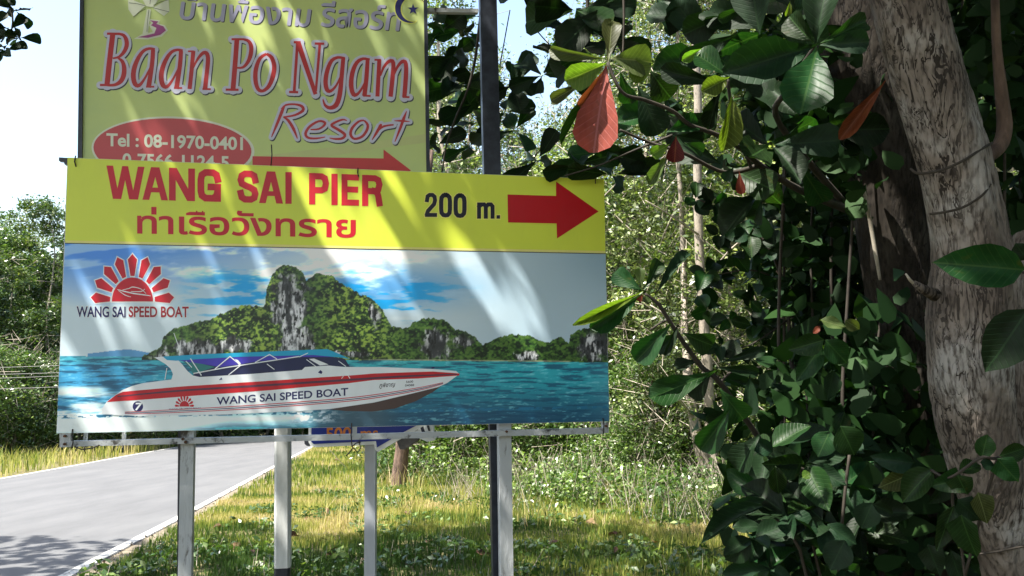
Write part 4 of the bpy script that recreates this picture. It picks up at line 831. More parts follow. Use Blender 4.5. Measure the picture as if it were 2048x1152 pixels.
for i in range(46):
    px = rng.uniform(420, 1500); py = rng.uniform(915, 1140); q = on_ground(px, py)
    if q[0] < rx_(q[1]) + 0.3: continue
    if i == 0: q = on_ground(632, 1030)
    s = rng.uniform(0.10, 0.2) if i else 0.26; th = rng.random() * 6.28; dv = np.array([math.cos(th), math.sin(th), rng.uniform(-.1, .35)])
    b_ = q + np.array([0, 0, 0.05]); nn = np.array([rng.normal() * .4, rng.normal() * .4 - .3, 1.0])
    link_o = link('fallen_leaf', leaf_mesh('obovate', LM['litter'], int(rng.integers(0, 4))), None, leaf_matrix(b_, b_ + dv * s, s * 0.5, nn))
    tag(link_o, 'large curled brown leaf lying on the sunny verge between the posts' if i == 0 else 'small dry brown leaf lying in the grass', 'leaf', 'dry leaves fallen in the grass')

# ================================================================== NEAR TREES
def bark_tube(path, n_around, amp, seed, mat, name, parent, knots=()):
    """thick trunk with real furrows; path of (point, radius)"""
    pts, rr = smooth_path([p for p, r_ in path], [r_ for p, r_ in path], 28); n = n_around; V = []; ref = np.array([0.1, -0.99, 0.05]); s = 0; pr_ = pts[0]
    rows = []
    for i, p in enumerate(pts):
        s += np.linalg.norm(p - pr_); pr_ = p
        t = pts[min(i + 1, len(pts) - 1)] - pts[max(i - 1, 0)]; t /= np.linalg.norm(t); a = np.cross(t, ref); a /= np.linalg.norm(a); b_ = np.cross(t, a)
        th = np.arange(n) * 2 * np.pi / n; u = th * rr[i]
        wob = 0.25 * (vnoise(np.cos(th) * 1.5 + 9, np.sin(th) * 1.5 + 9 + s * 0.8, seed) - 0.5)
        ridg = np.abs(vnoise(u * 42 + 0.8 * vnoise(u * 9, u * 0 + s * 14, seed + 2) * 3, u * 0 + s * 9, seed + 1) - 0.5) * 2
        cr_ = np.abs(vnoise(u * 16 + 5, u * 0 + s * 30 + np.sin(u * 40) * .3, seed + 4) - 0.5) * 2
        dsp = amp * (np.minimum(ridg, 0.3) / 0.3 - 1) * 0.9 + amp * 0.5 * (np.minimum(cr_, 0.15) / 0.15 - 1)
        r_ = rr[i] * (1 + wob) + dsp
        rows.append(p + (np.cos(th) * r_)[:, None] * a + (np.sin(th) * r_)[:, None] * b_)
    G = np.array(rows); ny = len(G); I = np.arange(ny * n).reshape(ny, n); J = np.roll(I, -1, 1)
    Fq = np.stack([I[:-1], J[:-1], J[1:], I[1:]], -1).reshape(-1, 4)
    return link(name, np_mesh(name, G.reshape(-1, 3), Fq, mat, smooth=True), parent, parent.matrix_world.inverted())
def bark_mat(name, c0, c1, c2, crack):
    m, t, p = new_mat(name); L = t.links.new; N = t.nodes.new
    tc = N('ShaderNodeTexCoord'); mp = N('ShaderNodeMapping'); mp.inputs['Scale'].default_value = (1, 1, 0.24); L(tc.outputs['Object'], mp.inputs[0])
    ds = N('ShaderNodeTexNoise'); ds.inputs['Scale'].default_value = 9; L(mp.outputs[0], ds.inputs['Vector'])
    va = N('ShaderNodeVectorMath'); va.operation = 'MULTIPLY_ADD'; L(ds.outputs['Color'], va.inputs[0]); va.inputs[1].default_value = (.17, .17, .17); L(mp.outputs[0], va.inputs[2])
    mf = N('ShaderNodeMapping'); mf.inputs['Scale'].default_value = (1, 1, 0.6); L(va.outputs[0], mf.inputs[0])
    vn = N('ShaderNodeTexNoise'); vn.inputs['Scale'].default_value = 30; vn.inputs['Detail'].default_value = 3; vn.inputs['Roughness'].default_value = .6; L(mf.outputs[0], vn.inputs['Vector'])
    v1 = N('ShaderNodeMath'); v1.operation = 'SUBTRACT'; L(vn.outputs[0], v1.inputs[0]); v1.inputs[1].default_value = .5
    vo = N('ShaderNodeMath'); vo.operation = 'ABSOLUTE'; L(v1.outputs[0], vo.inputs[0])
    lo = N('ShaderNodeTexNoise'); lo.inputs['Scale'].default_value = 5; lo.inputs['Detail'].default_value = 8; L(tc.outputs['Object'], lo.inputs['Vector'])
    fi = N('ShaderNodeTexNoise'); fi.inputs['Scale'].default_value = 70; fi.inputs['Detail'].default_value = 8; L(mp.outputs[0], fi.inputs['Vector'])
    r1 = N('ShaderNodeValToRGB'); e = r1.color_ramp.elements; e[0].position = .36; e[0].color = (*c0, 1); e[1].position = .52; e[1].color = (*c1, 1); x = e.new(.66); x.color = (*c2, 1); L(lo.outputs[0], r1.inputs[0])
    wd = N('ShaderNodeMath'); wd.operation = 'MULTIPLY_ADD'; L(lo.outputs[0], wd.inputs[0]); wd.inputs[1].default_value = -0.08; wd.inputs[2].default_value = 0.062
    mk = N('ShaderNodeTexNoise'); mk.inputs['Scale'].default_value = 4.5; mk.inputs['Detail'].default_value = 4; L(mp.outputs[0], mk.inputs['Vector'])
    mc = N('ShaderNodeMath'); mc.operation = 'MULTIPLY_ADD'; mc.use_clamp = True; L(mk.outputs[0], mc.inputs[0]); mc.inputs[1].default_value = 4; mc.inputs[2].default_value = -1.5
    df = N('ShaderNodeMath'); df.operation = 'LESS_THAN'; L(vo.outputs[0], df.inputs[0]); L(wd.outputs[0], df.inputs[1])
    m1 = N('ShaderNodeMix'); m1.data_type = 'RGBA'; L(fi.outputs[0], m1.inputs[0]); L(r1.outputs[0], m1.inputs[6]); m1.inputs[7].default_value = (*[v * 0.45 for v in c0], 1); 
    fr = N('ShaderNodeMath'); fr.operation = 'MULTIPLY_ADD'; fr.use_clamp = True; L(fi.outputs[0], fr.inputs[0]); fr.inputs[1].default_value = 4.5; fr.inputs[2].default_value = -2.05; L(fr.outputs[0], m1.inputs[0])
    m2 = N('ShaderNodeMix'); m2.data_type = 'RGBA'; ff = N('ShaderNodeMath'); ff.operation = 'MULTIPLY'; L(df.outputs[0], ff.inputs[0]); L(mc.outputs[0], ff.inputs[1]); L(ff.outputs[0], m2.inputs[0]); L(m1.outputs[2], m2.inputs[6]); m2.inputs[7].default_value = (*crack, 1)
    L(m2.outputs[2], p.inputs['Base Color']); p.inputs['Roughness'].default_value = .85; p.inputs['Specular IOR Level'].default_value = .25
    h = N('ShaderNodeMath'); h.operation = 'MULTIPLY_ADD'; L(fi.outputs[0], h.inputs[0]); h.inputs[1].default_value = 0.5
    mn = N('ShaderNodeMath'); mn.operation = 'MINIMUM'; L(vo.outputs[0], mn.inputs[0]); mn.inputs[1].default_value = .05; ml = N('ShaderNodeMath'); ml.operation = 'MULTIPLY'; L(mn.outputs[0], ml.inputs[0]); m9 = N('ShaderNodeMath'); m9.operation = 'MULTIPLY'; L(mc.outputs[0], m9.inputs[0]); m9.inputs[1].default_value = 14; L(m9.outputs[0], ml.inputs[1]); L(ml.outputs[0], h.inputs[2])
    b_ = N('ShaderNodeBump'); b_.inputs['Strength'].default_value = .75; b_.inputs['Distance'].default_value = .005; L(h.outputs[0], b_.inputs['Height']); L(b_.outputs[0], p.inputs['Normal']); return m
B1 = bark_mat('pale grey cracked bark', (0.125, 0.10, 0.083), (0.225, 0.19, 0.163), (0.35, 0.33, 0.31), (0.03, 0.024, 0.02))
B2 = bark_mat('dark mossy bark', (0.018, 0.014, 0.010), (0.032, 0.026, 0.02), (0.05, 0.044, 0.036), (0.008, 0.006, 0.005))
def px_path(L): return [(P(x, y, d), r_ / F_PX * d) for x, y, d, r_ in L]
b = P(2040, 1300, 2.95); la = tag(empty('leaning_tree', (b[0], b[1], float(gz(b[1])))), 'thick leaning trunk of pale grey cracked bark at the picture edge', 'tree')
bark_tube(px_path([(1690, -520, 2.9, 68), (1755, -260, 2.9, 72), (1815, 0, 2.9, 74), (1868, 200, 2.9, 73), (1910, 345, 2.9, 71), (1936, 480, 2.9, 71), (1946, 570, 2.9, 84), (1942, 640, 2.9, 84), (1936, 720, 2.9, 73), (1944, 820, 2.92, 70), (1966, 930, 2.94, 62), (1990, 1040, 2.97, 50), (2012, 1140, 3.0, 44), (2040, 1300, 3.0, 46), (2062, 1640, 3.0, 60)]), 200, 0.005, 31, B1, 'trunk', la)
link('branch_stub', tube([P(1870, 590, 2.84), P(1845, 578, 2.80), P(1828, 566, 2.78)], [0.022, 0.015, 0.009], 8).build('branch_stub', B1, True), la, la.matrix_world.inverted())
link('branch_stub', tube([P(1836, 575, 2.79), P(1820, 560, 2.78), P(1812, 548, 2.77)], [0.006, 0.005, 0.003], 6).build('branch_stub', BARK['twig'], True), la, la.matrix_world.inverted())
bark_tube(px_path([(2070, 480, 3.2, 40), (2052, 620, 3.1, 52), (2040, 760, 3.1, 50), (2045, 900, 3.1, 45), (2060, 1200, 3.1, 40), (2070, 1600, 3.1, 50)]), 90, 0.005, 35, B1, 'second_stem', la)
def vine(name, pts, rad, mat, label, m=6, n=6, cat='vine'):
    a, b_ = smooth_path([P(*q) for q in pts], [rad] * len(pts) if not hasattr(rad, '__len__') else rad, m); return tag(link(name, tube(a, b_, n).build(name, mat, True)), label, cat)
vine('vine', [(1822, 338, 2.80), (1838, 347, 2.765), (1880, 341, 2.76), (1925, 322, 2.76), (1960, 300, 2.79), (1984, 286, 2.85)], .0045, BARK['stem'], 'thin dark vine wrapped round the leaning trunk below its middle')
vine('vine', [(1860, 428, 2.80), (1885, 425, 2.765), (1925, 415, 2.765), (1965, 390, 2.77), (1985, 362, 2.82)], .004, BARK['stem'], 'thin dark vine wrapped round the trunk just under the upper one')
vine('vine', [(1960, 1108, 2.93), (2000, 1102, 2.9), (2050, 1092, 2.9)], .004, BARK['stem'], 'thin dark vine crossing the foot of the leaning trunk')
vine('woody_vine', [(1985, -200, 3.0), (1990, 0, 3.0), (1994, 100, 3.0), (2003, 190, 3.0), (2009, 250, 3.0), (2000, 290, 2.97), (1975, 312, 2.93), (1960, 318, 2.9)], [.014, .014, .016, .022, .026, .026, .026, .02], BARK['brown'], 'brown woody stem hanging down and bending into the leaning trunk', n=10)
vine('peeled_stick', [(1728, 380, 3.7), (1738, 430, 3.7), (1750, 500, 3.7), (1760, 560, 3.7)], [.006, .009, .009, .006], BARK['twig'], 'pale peeled stick standing against the dark trunk', cat='stick')

b = P(1835, 1400, 4.0); dt = tag(empty('broadleaf_tree', (b[0], b[1], float(gz(b[1])))), 'dark trunked tree whose large green and red leaves hang over the sign', 'tree')
dtI = dt.matrix_world.inverted()
bark_tube(px_path([(1640, -700, 4.0, 60), (1665, -300, 4.0, 68), (1700, 0, 4.0, 72), (1740, 200, 4.0, 76), (1770, 345, 4.0, 76), (1795, 550, 4.0, 70), (1812, 700, 4.0, 66), (1822, 900, 4.0, 66), (1830, 1100, 4.0, 72), (1838, 1600, 4.0, 85)]), 130, 0.008, 41, B2, 'trunk', dt)
def branch(pts, name='branch', mat=None, n=6, parent=dt):
    a, b_ = smooth_path([P(x, y, d) for x, y, d, r_ in pts], [r_ for *_, r_ in pts], 5); return link(name, tube(a, b_, n).build(name, mat or BARK['stem'], True), parent, parent.matrix_world.inverted())
for q in ([(1700, 420, 3.8, .022), (1600, 380, 3.3, .014), (1520, 330, 3.0, .011), (1480, 296, 2.9, .009), (1430, 268, 2.8, .008), (1380, 250, 2.75, .007), (1345, 222, 2.7, .006), (1290, 200, 2.65, .006), (1245, 185, 2.6, .005), (1215, 125, 2.6, .005)],
          [(1520, 330, 3.0, .010), (1450, 345, 2.95, .007), (1365, 305, 2.85, .006), (1300, 285, 2.85, .005), (1240, 260, 2.8, .004)],
          [(1345, 270, 3.2, .005), (1270, 300, 3.2, .004), (1200, 330, 3.2, .003), (1130, 352, 3.2, .003)],
          [(1700, 420, 3.8, .018), (1560, 250, 3.2, .012), (1575, 180, 2.8, .01), (1620, 110, 2.5, .009), (1633, 92, 2.45, .008)],
          [(1500, 330, 3.0, .006), (1470, 250, 2.8, .006), (1455, 160, 2.7, .005)],
          [(1700, 980, 3.9, .02), (1560, 920, 3.2, .012), (1500, 850, 3.0, .010), (1440, 765, 2.85, .009), (1400, 730, 2.8, .008), (1350, 660, 2.75, .007), (1318, 610, 2.7, .006), (1290, 588, 2.68, .005)],
          [(1440, 765, 2.85, .006), (1470, 740, 2.9, .004), (1520, 735, 2.95, .003)], [(1350, 660, 2.75, .005), (1335, 640, 2.8, .004), (1300, 660, 2.8, .003)],
          [(975, -60, 4.7, .01), (960, 40, 4.7, .008), (950, 120, 4.7, .008), (935, 180, 4.7, .007), (910, 240, 4.7, .006), (893, 290, 4.7, .005), (884, 345, 4.7, .004)],
          [(1060, -40, 4.5, .006), (1058, 20, 4.5, .005), (1055, 60, 4.5, .004)], [(1060, 45, 4.5, .004), (1090, 80, 4.5, .003), (1125, 115, 4.5, .002)], [(1170, -60, 3.6, .009), (1175, 0, 3.6, .008), (1176, 60, 3.6, .006), (1180, 90, 3.6, .004)],
          [(1245, -60, 3.4, .006), (1248, 30, 3.4, .005), (1246, 110, 3.4, .004)], [(1052, 350, 5.2, .006), (1080, 300, 5.2, .004), (1150, 260, 5.1, .003)], [(1000, 130, 4.9, .004), (1020, 20, 4.9, .003)]): branch(q)
lanes = [(P(x, y, d), .03) for x, y, d in ((1530, 100, 2.9), (1480, 60, 2.7), (1440, 45, 3.0), (1400, 240, 2.8), (1290, 180, 2.7), (1560, 900, 3.1), (1700, 930, 3.0), (1640, 1080, 2.8), (1500, 760, 2.9), (1600, 430, 4.4), (1520, 520, 4.5), (1480, 430, 4.5), (1720, 640, 3.9), (1750, 860, 3.2), (1330, 690, 2.7), (1380, 770, 2.7))] + [(P(1590, 60, 2.42), .045), (P(1720, 60, 2.47), .05), (P(1645, 165, 2.36), .03), (P(1165, 140, 2.57), .05), (P(1230, 590, 2.6), .03), (P(1690, 655, 3.4), .04), (P(1620, 950, 3.0), .04), (P(1290, 110, 2.57), .03), (P(1465, 240, 2.63), .03), (P(1280, 100, 2.6), .03), (P(1400, 75, 2.7), .03)]
lg = np.random.default_rng(505)
lanes += [(P(lg.uniform(1340, 1780), lg.uniform(10, 1000), lg.uniform(2.6, 4.2)), lg.uniform(.02, .045)) for _ in range(30)]
LC = np.array([c_ for c_, r_ in lanes]); LR = np.array([r_ for c_, r_ in lanes])
def lane_ok(pts, pad=0.03):
    pts = np.atleast_2d(pts); v_ = pts[:, None] - LC[None]; t_ = v_ @ SUN; d_ = np.linalg.norm(v_ - t_[..., None] * SUN, axis=-1)
    return ~((d_ < LR + pad) & (t_ > 0.16)).any(1)
leaf_n = 0
def leafo(b_, t_, w_, mat, shape='obovate', roll=0.0, var=None, parent=dt, nrm=None, name='leaf'):
    global leaf_n; leaf_n += 1
    view = unit(CAM - (np.array(b_) + t_) / 2); n_ = view if nrm is None else nrm
    v_ = int(rng.integers(0, 3)) if var is None else var
    return link(name, leaf_mesh(shape, LM[mat], v_), parent, parent.matrix_world.inverted() @ leaf_matrix(np.array(b_), np.array(t_), w_, n_, roll))
def hero(bx, by, tx, ty, wpx, d, mat, dd=0.0, **k):
    b_ = P(bx, by, d); t_ = P(tx, ty, d + dd); return leafo(b_, t_, wpx / F_PX * d, mat, **k)
H = [(1213, 132, 1186, 299, 92, 2.6, 'red', -.03), (1212, 134, 1163, 215, 34, 2.63, 'rust', .02), (1212, 126, 1140, 162, 58, 2.58, 'lime', -.02), (1217, 122, 1223, 44, 42, 2.6, 'olive', .05), (1222, 116, 1300, 122, 66, 2.56, 'olive', -.03), (1250, 108, 1292, 158, 48, 2.57, 'lime', -.01),
     (1214, 118, 1094, 102, 30, 2.62, 'olive', .06), (1213, 135, 1114, 284, 16, 2.66, 'dark', .05), (1168, 165, 1099, 203, 28, 2.7, 'olive', .05), (1240, 145, 1262, 205, 40, 2.7, 'green', .05), (1300, 140, 1338, 196, 62, 2.75, 'green', .0), (1275, 170, 1318, 268, 66, 2.8, 'dark', .0),
     (1440, 168, 1322, 140, 44, 2.7, 'dark', .0), (1455, 152, 1395, 104, 62, 2.66, 'green', .0), (1458, 155, 1416, 178, 42, 2.62, 'lime', -.04), (1480, 66, 1360, 124, 48, 2.75, 'dark', .04), (1410, 95, 1368, 120, 22, 2.68, 'lime', .0), (1463, 186, 1461, 292, 52, 2.64, 'lime', -.02), (1445, 168, 1411, 256, 34, 2.68, 'dark', .03), (1500, 10, 1434, 38, 26, 2.7, 'green', 0),
     (1632, 92, 1484, 132, 88, 2.45, 'dark', -.1), (1632, 90, 1648, -40, 80, 2.45, 'dark', -.05), (1640, 90, 1738, 82, 50, 2.43, 'dark', -.05), (1634, 96, 1606, 210, 104, 2.40, 'green', -.12), (1628, 86, 1572, 34, 54, 2.42, 'green', .02), (1642, 86, 1742, 36, 44, 2.5, 'green', .04), (1520, 70, 1500, -30, 90, 2.6, 'dark', 0), (1590, 20, 1540, -60, 80, 2.6, 'dark', 0), (1580, 2, 1576, 30, 14, 2.4, 'lime', 0),
     (1772, 160, 1684, 274, 34, 2.75, 'rust', .0), (1352, 272, 1350, 324, 38, 2.6, 'rust', .0), (1340, 308, 1298, 364, 28, 2.62, 'olive', .0), (1340, 288, 1302, 310, 30, 2.6, 'lime', .0), (1368, 285, 1410, 302, 28, 2.7, 'green', .0), (1345, 270, 1410, 285, 40, 2.75, 'dark', 0), (1332, 265, 1400, 238, 44, 2.75, 'green', 0), (1478, 342, 1483, 388, 20, 2.8, 'rust', 0), (1467, 335, 1450, 360, 26, 2.85, 'dark', 0),
     (1284, 584, 1167, 642, 24, 2.62, 'lime', -.1), (1284, 588, 1188, 657, 46, 2.64, 'green', -.06), (1284, 582, 1230, 546, 42, 2.68, 'green', .05), (1288, 580, 1322, 518, 32, 2.7, 'green', .04), (1284, 578, 1279, 536, 22, 2.66, 'olive', .0), (1310, 590, 1376, 498, 28, 2.72, 'dark', .05), (1286, 588, 1276, 602, 12, 2.6, 'rust', 0), (1290, 590, 1297, 605, 14, 2.62, 'olive', 0),
     (1342, 648, 1272, 722, 54, 2.7, 'green', 0), (1366, 666, 1426, 694, 52, 2.7, 'green', 0), (1362, 664, 1310, 700, 40, 2.8, 'dark', 0), (1360, 640, 1330, 712, 14, 2.7, 'dark', 0), (1432, 742, 1298, 799, 56, 2.65, 'green', -.05), (1425, 740, 1372, 790, 60, 2.75, 'dark', .05), (1440, 778, 1488, 842, 60, 2.7, 'green', 0), (1462, 815, 1403, 902, 58, 2.68, 'green', 0), (1458, 820, 1420, 850, 40, 2.78, 'dark', 0), (1500, 745, 1496, 830, 38, 2.75, 'dark', 0), (1520, 870, 1468, 935, 62, 2.7, 'dark', 0), (1430, 735, 1520, 745, 26, 2.8, 'dark', 0), (1440, 725, 1530, 700, 24, 2.85, 'dark', 0), (1460, 760, 1520, 770, 22, 2.85, 'dark', 0), (1400, 720, 1350, 735, 30, 2.85, 'dark', 0)]
for q in H:
    bx, by, tx, ty, wd, d, mt, dd_ = q; hero(bx, by, tx, ty, wd, d, mt, dd_, roll=rng.normal() * 0.25 if mt != 'red' else 0.1, var=1 if (mt == 'lime' and wd < 30) else None)
def rosette(px, py, d, n, L, mats, parent=dt, shape='obovate', asp=0.5, name='leaf', droop=0.25, face=0.6):
    c_ = P(px, py, d); view = unit(CAM - c_); ax = unit(np.array([rng.normal() * .5, -0.5 + rng.normal() * .4, 0.8])); u_ = unit(np.cross(ax, [0.3, 0.2, 0.9])); v_ = np.cross(ax, u_); a0 = rng.random() * 6.28
    for k in range(n):
        th = a0 + 6.283 * k / n + rng.normal() * 0.25; dr = unit(math.cos(th) * u_ + math.sin(th) * v_ + ax * rng.uniform(-.1, .5) - np.array([0, 0, droop])); l_ = L * rng.uniform(.65, 1.15)
        b_ = c_ + dr * L * 0.06; nn = unit(ax * (1 - face) + view * face + rng.normal(size=3) * .3)
        if not lane_ok(b_ + dr * l_ * .5)[0]: continue
        leafo(b_, b_ + dr * l_, l_ * asp * rng.uniform(.85, 1.15), mats[int(rng.integers(0, len(mats)))], shape=shape, roll=0, parent=parent, nrm=nn, name=name)
DG = ['dark', 'dark', 'green', 'dark', 'green']
for (px, py, d, n) in ((1025, 170, 4.7, 6), (1012, 225, 4.8, 5), (1085, 150, 4.5, 5), (1040, -12, 4.4, 5), (1140, 60, 3.9, 6), (1135, 125, 4.3, 5), (1150, 20, 3.6, 6), (1210, 10, 3.5, 6), (1225, 80, 3.6, 6), (1265, 40, 3.7, 6), (1180, 105, 3.9, 5), (1310, -10, 3.6, 6),
                       (885, 60, 5.0, 6), (905, 110, 5.0, 6), (925, 60, 5.1, 5), (880, 160, 5.1, 5), (920, 170, 5.0, 5), (945, 210, 5.1, 4), (905, 250, 5.2, 4), (940, 290, 5.2, 4), (872, 290, 5.0, 3), (1030, 260, 4.9, 3), (1075, 320, 4.9, 4), (1150, 330, 4.2, 4), (1215, 300, 4.2, 5), (1225, 350, 4.2, 4), (1180, 300, 4.3, 3),
                       (1330, 225, 3.4, 5), (1390, 30, 3.2, 6), (1430, 110, 3.1, 5), (1470, 20, 3.0, 6), (1540, 60, 2.9, 6), (1530, 170, 3.3, 5), (1450, 330, 3.1, 5), (1540, 290, 3.0, 6), (1570, 240, 3.2, 5), (1600, 330, 3.2, 6), (1650, 260, 3.3, 6), (1530, 380, 3.3, 5)):
    rosette(px, py, d, n, 0.22, DG, asp=.56, face=.85)


# canopy overhead: real leaves above the frame that shade sign and verge, open where the picture shows sun coming through
streaks = [([(395, 0), (420, 60), (402, 130), (392, 195)], 36), ([(285, -20), (290, 60)], 44), ([(500, -10), (530, 60), (560, 115)], 66), ([(610, -20), (625, 60), (632, 105)], 36), ([(838, -20), (842, 80), (848, 140)], 16), ([(345, 205), (356, 240), (368, 295)], 18), ([(280, 240), (285, 315)], 12),
           ([(600, 320), (650, 400), (690, 500), (700, 560)], 62), ([(725, 322), (748, 400), (775, 500), (785, 560)], 56), ([(822, 345), (842, 400)], 16), ([(852, 345), (884, 402)], 12), ([(832, 450), (852, 500), (878, 590)], 18), ([(905, 500), (925, 540), (948, 585)], 34),
           ([(440, 490), (450, 600), (455, 700), (470, 780), (520, 850)], 56), ([(560, 800), (600, 870)], 60), ([(988, 505), (1008, 580), (1030, 680)], 40), ([(1040, 600), (1062, 680)], 20), ([(1108, 710), (1122, 760), (1132, 800)], 22), ([(755, 560), (772, 640)], 30)]
def sun_keep(C, pad=0.09):
    keep = np.ones(len(C), bool)
    for pl in (plA, plB):
        t_ = ((C - pl.A) @ pl.n) / (SUN @ pl.n); q = C - t_[:, None] * SUN; px, py, z = proj(q)
        lim = py < 352 if pl is plB else py >= 330
        for line, wd in streaks:
            for (x0, y0), (x1, y1) in zip(line[:-1], line[1:]):
                dx, dy = x1 - x0, y1 - y0; s_ = np.clip(((px - x0) * dx + (py - y0) * dy) / (dx * dx + dy * dy), 0, 1)
                keep &= ~((np.hypot(px - x0 - s_ * dx, py - y0 - s_ * dy) < wd * 0.66 + 9) & lim & (z > 0) & (t_ > 0))
    for c_, r_ in lanes:
        v_ = C - c_; t_ = v_ @ SUN; keep &= ~((np.linalg.norm(v_ - t_[:, None] * SUN, axis=1) < r_ + pad) & (t_ > 0.1))
    g = C.copy(); t_ = (g[:, 2] + SLOPE * g[:, 1]) / (SUN[2] + SLOPE * SUN[1]); q = g - t_[:, None] * SUN; px, py, z = proj(q)
    bnd = np.interp(px, [0, 330, 400, 440, 700, 900, 1250, 1450, 1550, 2048], [1078, 1090, 1100, 1062, 1062, 1045, 1052, 1030, 940, 880])
    bnd = bnd + 26 * (vnoise(px / 40 + 50, py / 13 + 50, 7) - 0.5)
    lit = (z > 0.5) & (py < bnd); hole = (px < 560) & (py >= bnd) & (vnoise(px / 26 + 80, py / 7 + 80, 9) > 0.56) & (z > 0.5)
    return keep & ~(lit & (q[:, 1] < 60)) & ~hole
g = np.random.default_rng(77); nC = 5200
Cc = np.stack([g.uniform(-11, 7.5, nC), g.uniform(-5, 9.5, nC), g.uniform(5.0, 8.2, nC)], -1)
Cc = Cc[(Cc[:, 2] > 0.5 * Cc[:, 1] + 2.2)]
i = g.integers(0, len(Cc), 68000); C_ = Cc[i] + g.normal(size=(68000, 3)) * np.array([.16, .16, .10]); C_ = C_[C_[:, 2] > 0.46 * C_[:, 1] + 2.0]
tp = [P(1815, 20, 2.9), P(1868, 200, 2.9), P(1900, 300, 2.9), P(1925, 400, 2.9), P(1940, 500, 2.9), P(1940, 600, 2.85), P(1930, 680, 2.85), P(1940, 780, 2.9), P(1960, 880, 2.9), P(1990, 1000, 2.95)]
ex = np.concatenate([q + SUN * g.uniform(4.2, 6.4, 90)[:, None] + g.normal(size=(90, 3)) * .17 for q in tp]); C_ = np.concatenate([C_, ex[ex[:, 2] > 4.6]])  # extra unseen leaf clumps added sunward of the leaning trunk to shade it
C_ = C_[sun_keep(C_)]
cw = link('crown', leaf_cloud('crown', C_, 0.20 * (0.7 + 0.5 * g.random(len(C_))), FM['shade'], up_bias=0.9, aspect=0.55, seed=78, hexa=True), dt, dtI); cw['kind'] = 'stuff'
for q in ([(1.6, 4.0, 5.0), (0.5, 3.4, 6.0), (-1.5, 2.4, 6.6), (-4.5, 1.5, 7.0)], [(1.6, 4.0, 5.4), (2.4, 5.2, 6.4), (3.8, 6.5, 7.2)], [(1.6, 4, 5.6), (0.5, 5.5, 6.6), (-2, 6.3, 7.2), (-6, 6.6, 7.4)], [(1.6, 4, 5.2), (2.5, 2, 6.2), (3.0, -1.5, 7)]):
    a, b_ = smooth_path(q, [.09, .06, .045, .025][:len(q)], 5); link('branch', tube(a, b_, 8).build('branch', BARK['dark'], True), dt, dtI)
a, b_ = smooth_path([P(1655, -400, 4.0), (1.55, 4.0, 4.8), (1.6, 4.0, 5.7)], [.15, .13, .1], 5); link('branch', tube(a, b_, 10).build('branch', BARK['dark'], True), dt, dtI)

# understory shrubs at the right: broad pointed leaves
def shrub(px, py, d, label, spots_, stems, mats, L=0.15, shape='elliptic', asp=.55, face=.5, nn=5, group=None):
    c_ = P(px, py, d); o = tag(empty('broadleaf_shrub', (c_[0], c_[1], float(gz(c_[1])))), label, 'shrub', group)
    for q in stems: branch([(x, y, dd_, .006) for x, y, dd_ in q], 'stem', BARK['stem'], 5, o)
    for (x, y, dd_) in spots_: rosette(x, y, dd_, nn, L, mats, parent=o, shape=shape, asp=asp, droop=.3, face=face)
    return o
def fill(x0, x1, y0, y1, n, d0, d1): return [(rng.uniform(x0, x1), rng.uniform(y0, y1), rng.uniform(d0, d1)) for _ in range(n)]
s1 = shrub(1640, 1000, 3.2, 'dark shrub with glossy pointed leaves low beside the tree trunks', fill(1510, 1720, 840, 1080, 9, 2.9, 3.4) + fill(1500, 1760, 1000, 1160, 9, 2.7, 3.3),
           [[(1660, 1500, 3.2), (1640, 1150, 3.2), (1560, 930, 3.1)], [(1660, 1500, 3.2), (1600, 1100, 3.0), (1480, 1010, 2.9)], [(1660, 1500, 3.2), (1680, 1100, 3.1), (1700, 900, 3.1)]], ['dark', 'green', 'dark'], 0.16)
for q in ((1550, 932, 1559, 993, 36, 2.8, 'green'), (1545, 905, 1500, 880, 34, 2.8, 'dark'), (1524, 1012, 1393, 1071, 40, 2.75, 'dark'), (1530, 1000, 1440, 1020, 34, 2.8, 'dark'), (1680, 852, 1712, 912, 64, 2.7, 'green'), (1660, 862, 1636, 914, 50, 2.72, 'green'), (1648, 680, 1580, 700, 46, 2.6, 'green'), (1650, 680, 1697, 728, 50, 2.6, 'green'), (1645, 690, 1592, 764, 44, 2.62, 'green'), (1668, 740, 1652, 800, 40, 2.8, 'dark'),
          (1865, 940, 1802, 998, 56, 2.2, 'green'), (1828, 926, 1750, 918, 42, 2.3, 'dark'), (1830, 945, 1756, 975, 44, 2.3, 'olive'), (1745, 1005, 1722, 1058, 52, 2.4, 'dark'), (1745, 1008, 1790, 1030, 24, 2.3, 'dark'), (1690, 1080, 1660, 1140, 60, 2.5, 'dark'), (1640, 640, 1690, 655, 26, 2.9, 'olive'), (1690, 640, 1720, 660, 26, 2.9, 'olive'), (1640, 652, 1626, 668, 12, 2.9, 'rust'), (1685, 690, 1620, 700, 10, 2.8, 'lime'), (1620, 945, 1605, 955, 20, 2.7, 'lime')):
    hero(*q, parent=s1, shape='elliptic', roll=rng.normal() * .3)
s2 = tag(empty('broadleaf_shrub', (P(1960, 1300, 2.2)[0], 2.2, float(gz(2.2)))), 'shrub twig with big heart shaped leaves in front of the leaning trunk foot', 'shrub')
for q in ([(1960, 1500, 2.3), (1930, 1150, 2.25), (1905, 1000, 2.2), (1918, 950, 2.15)], [(1930, 1150, 2.25), (1970, 1000, 2.15), (1996, 915, 2.1)], [(2080, 900, 2.1), (2030, 905, 2.1), (1990, 917, 2.1), (1960, 916, 2.1), (1900, 955, 2.15), (1862, 940, 2.2)]): branch([(x, y, dd_, .004) for x, y, dd_ in q], 'stem', BARK['stem'], 5, s2)
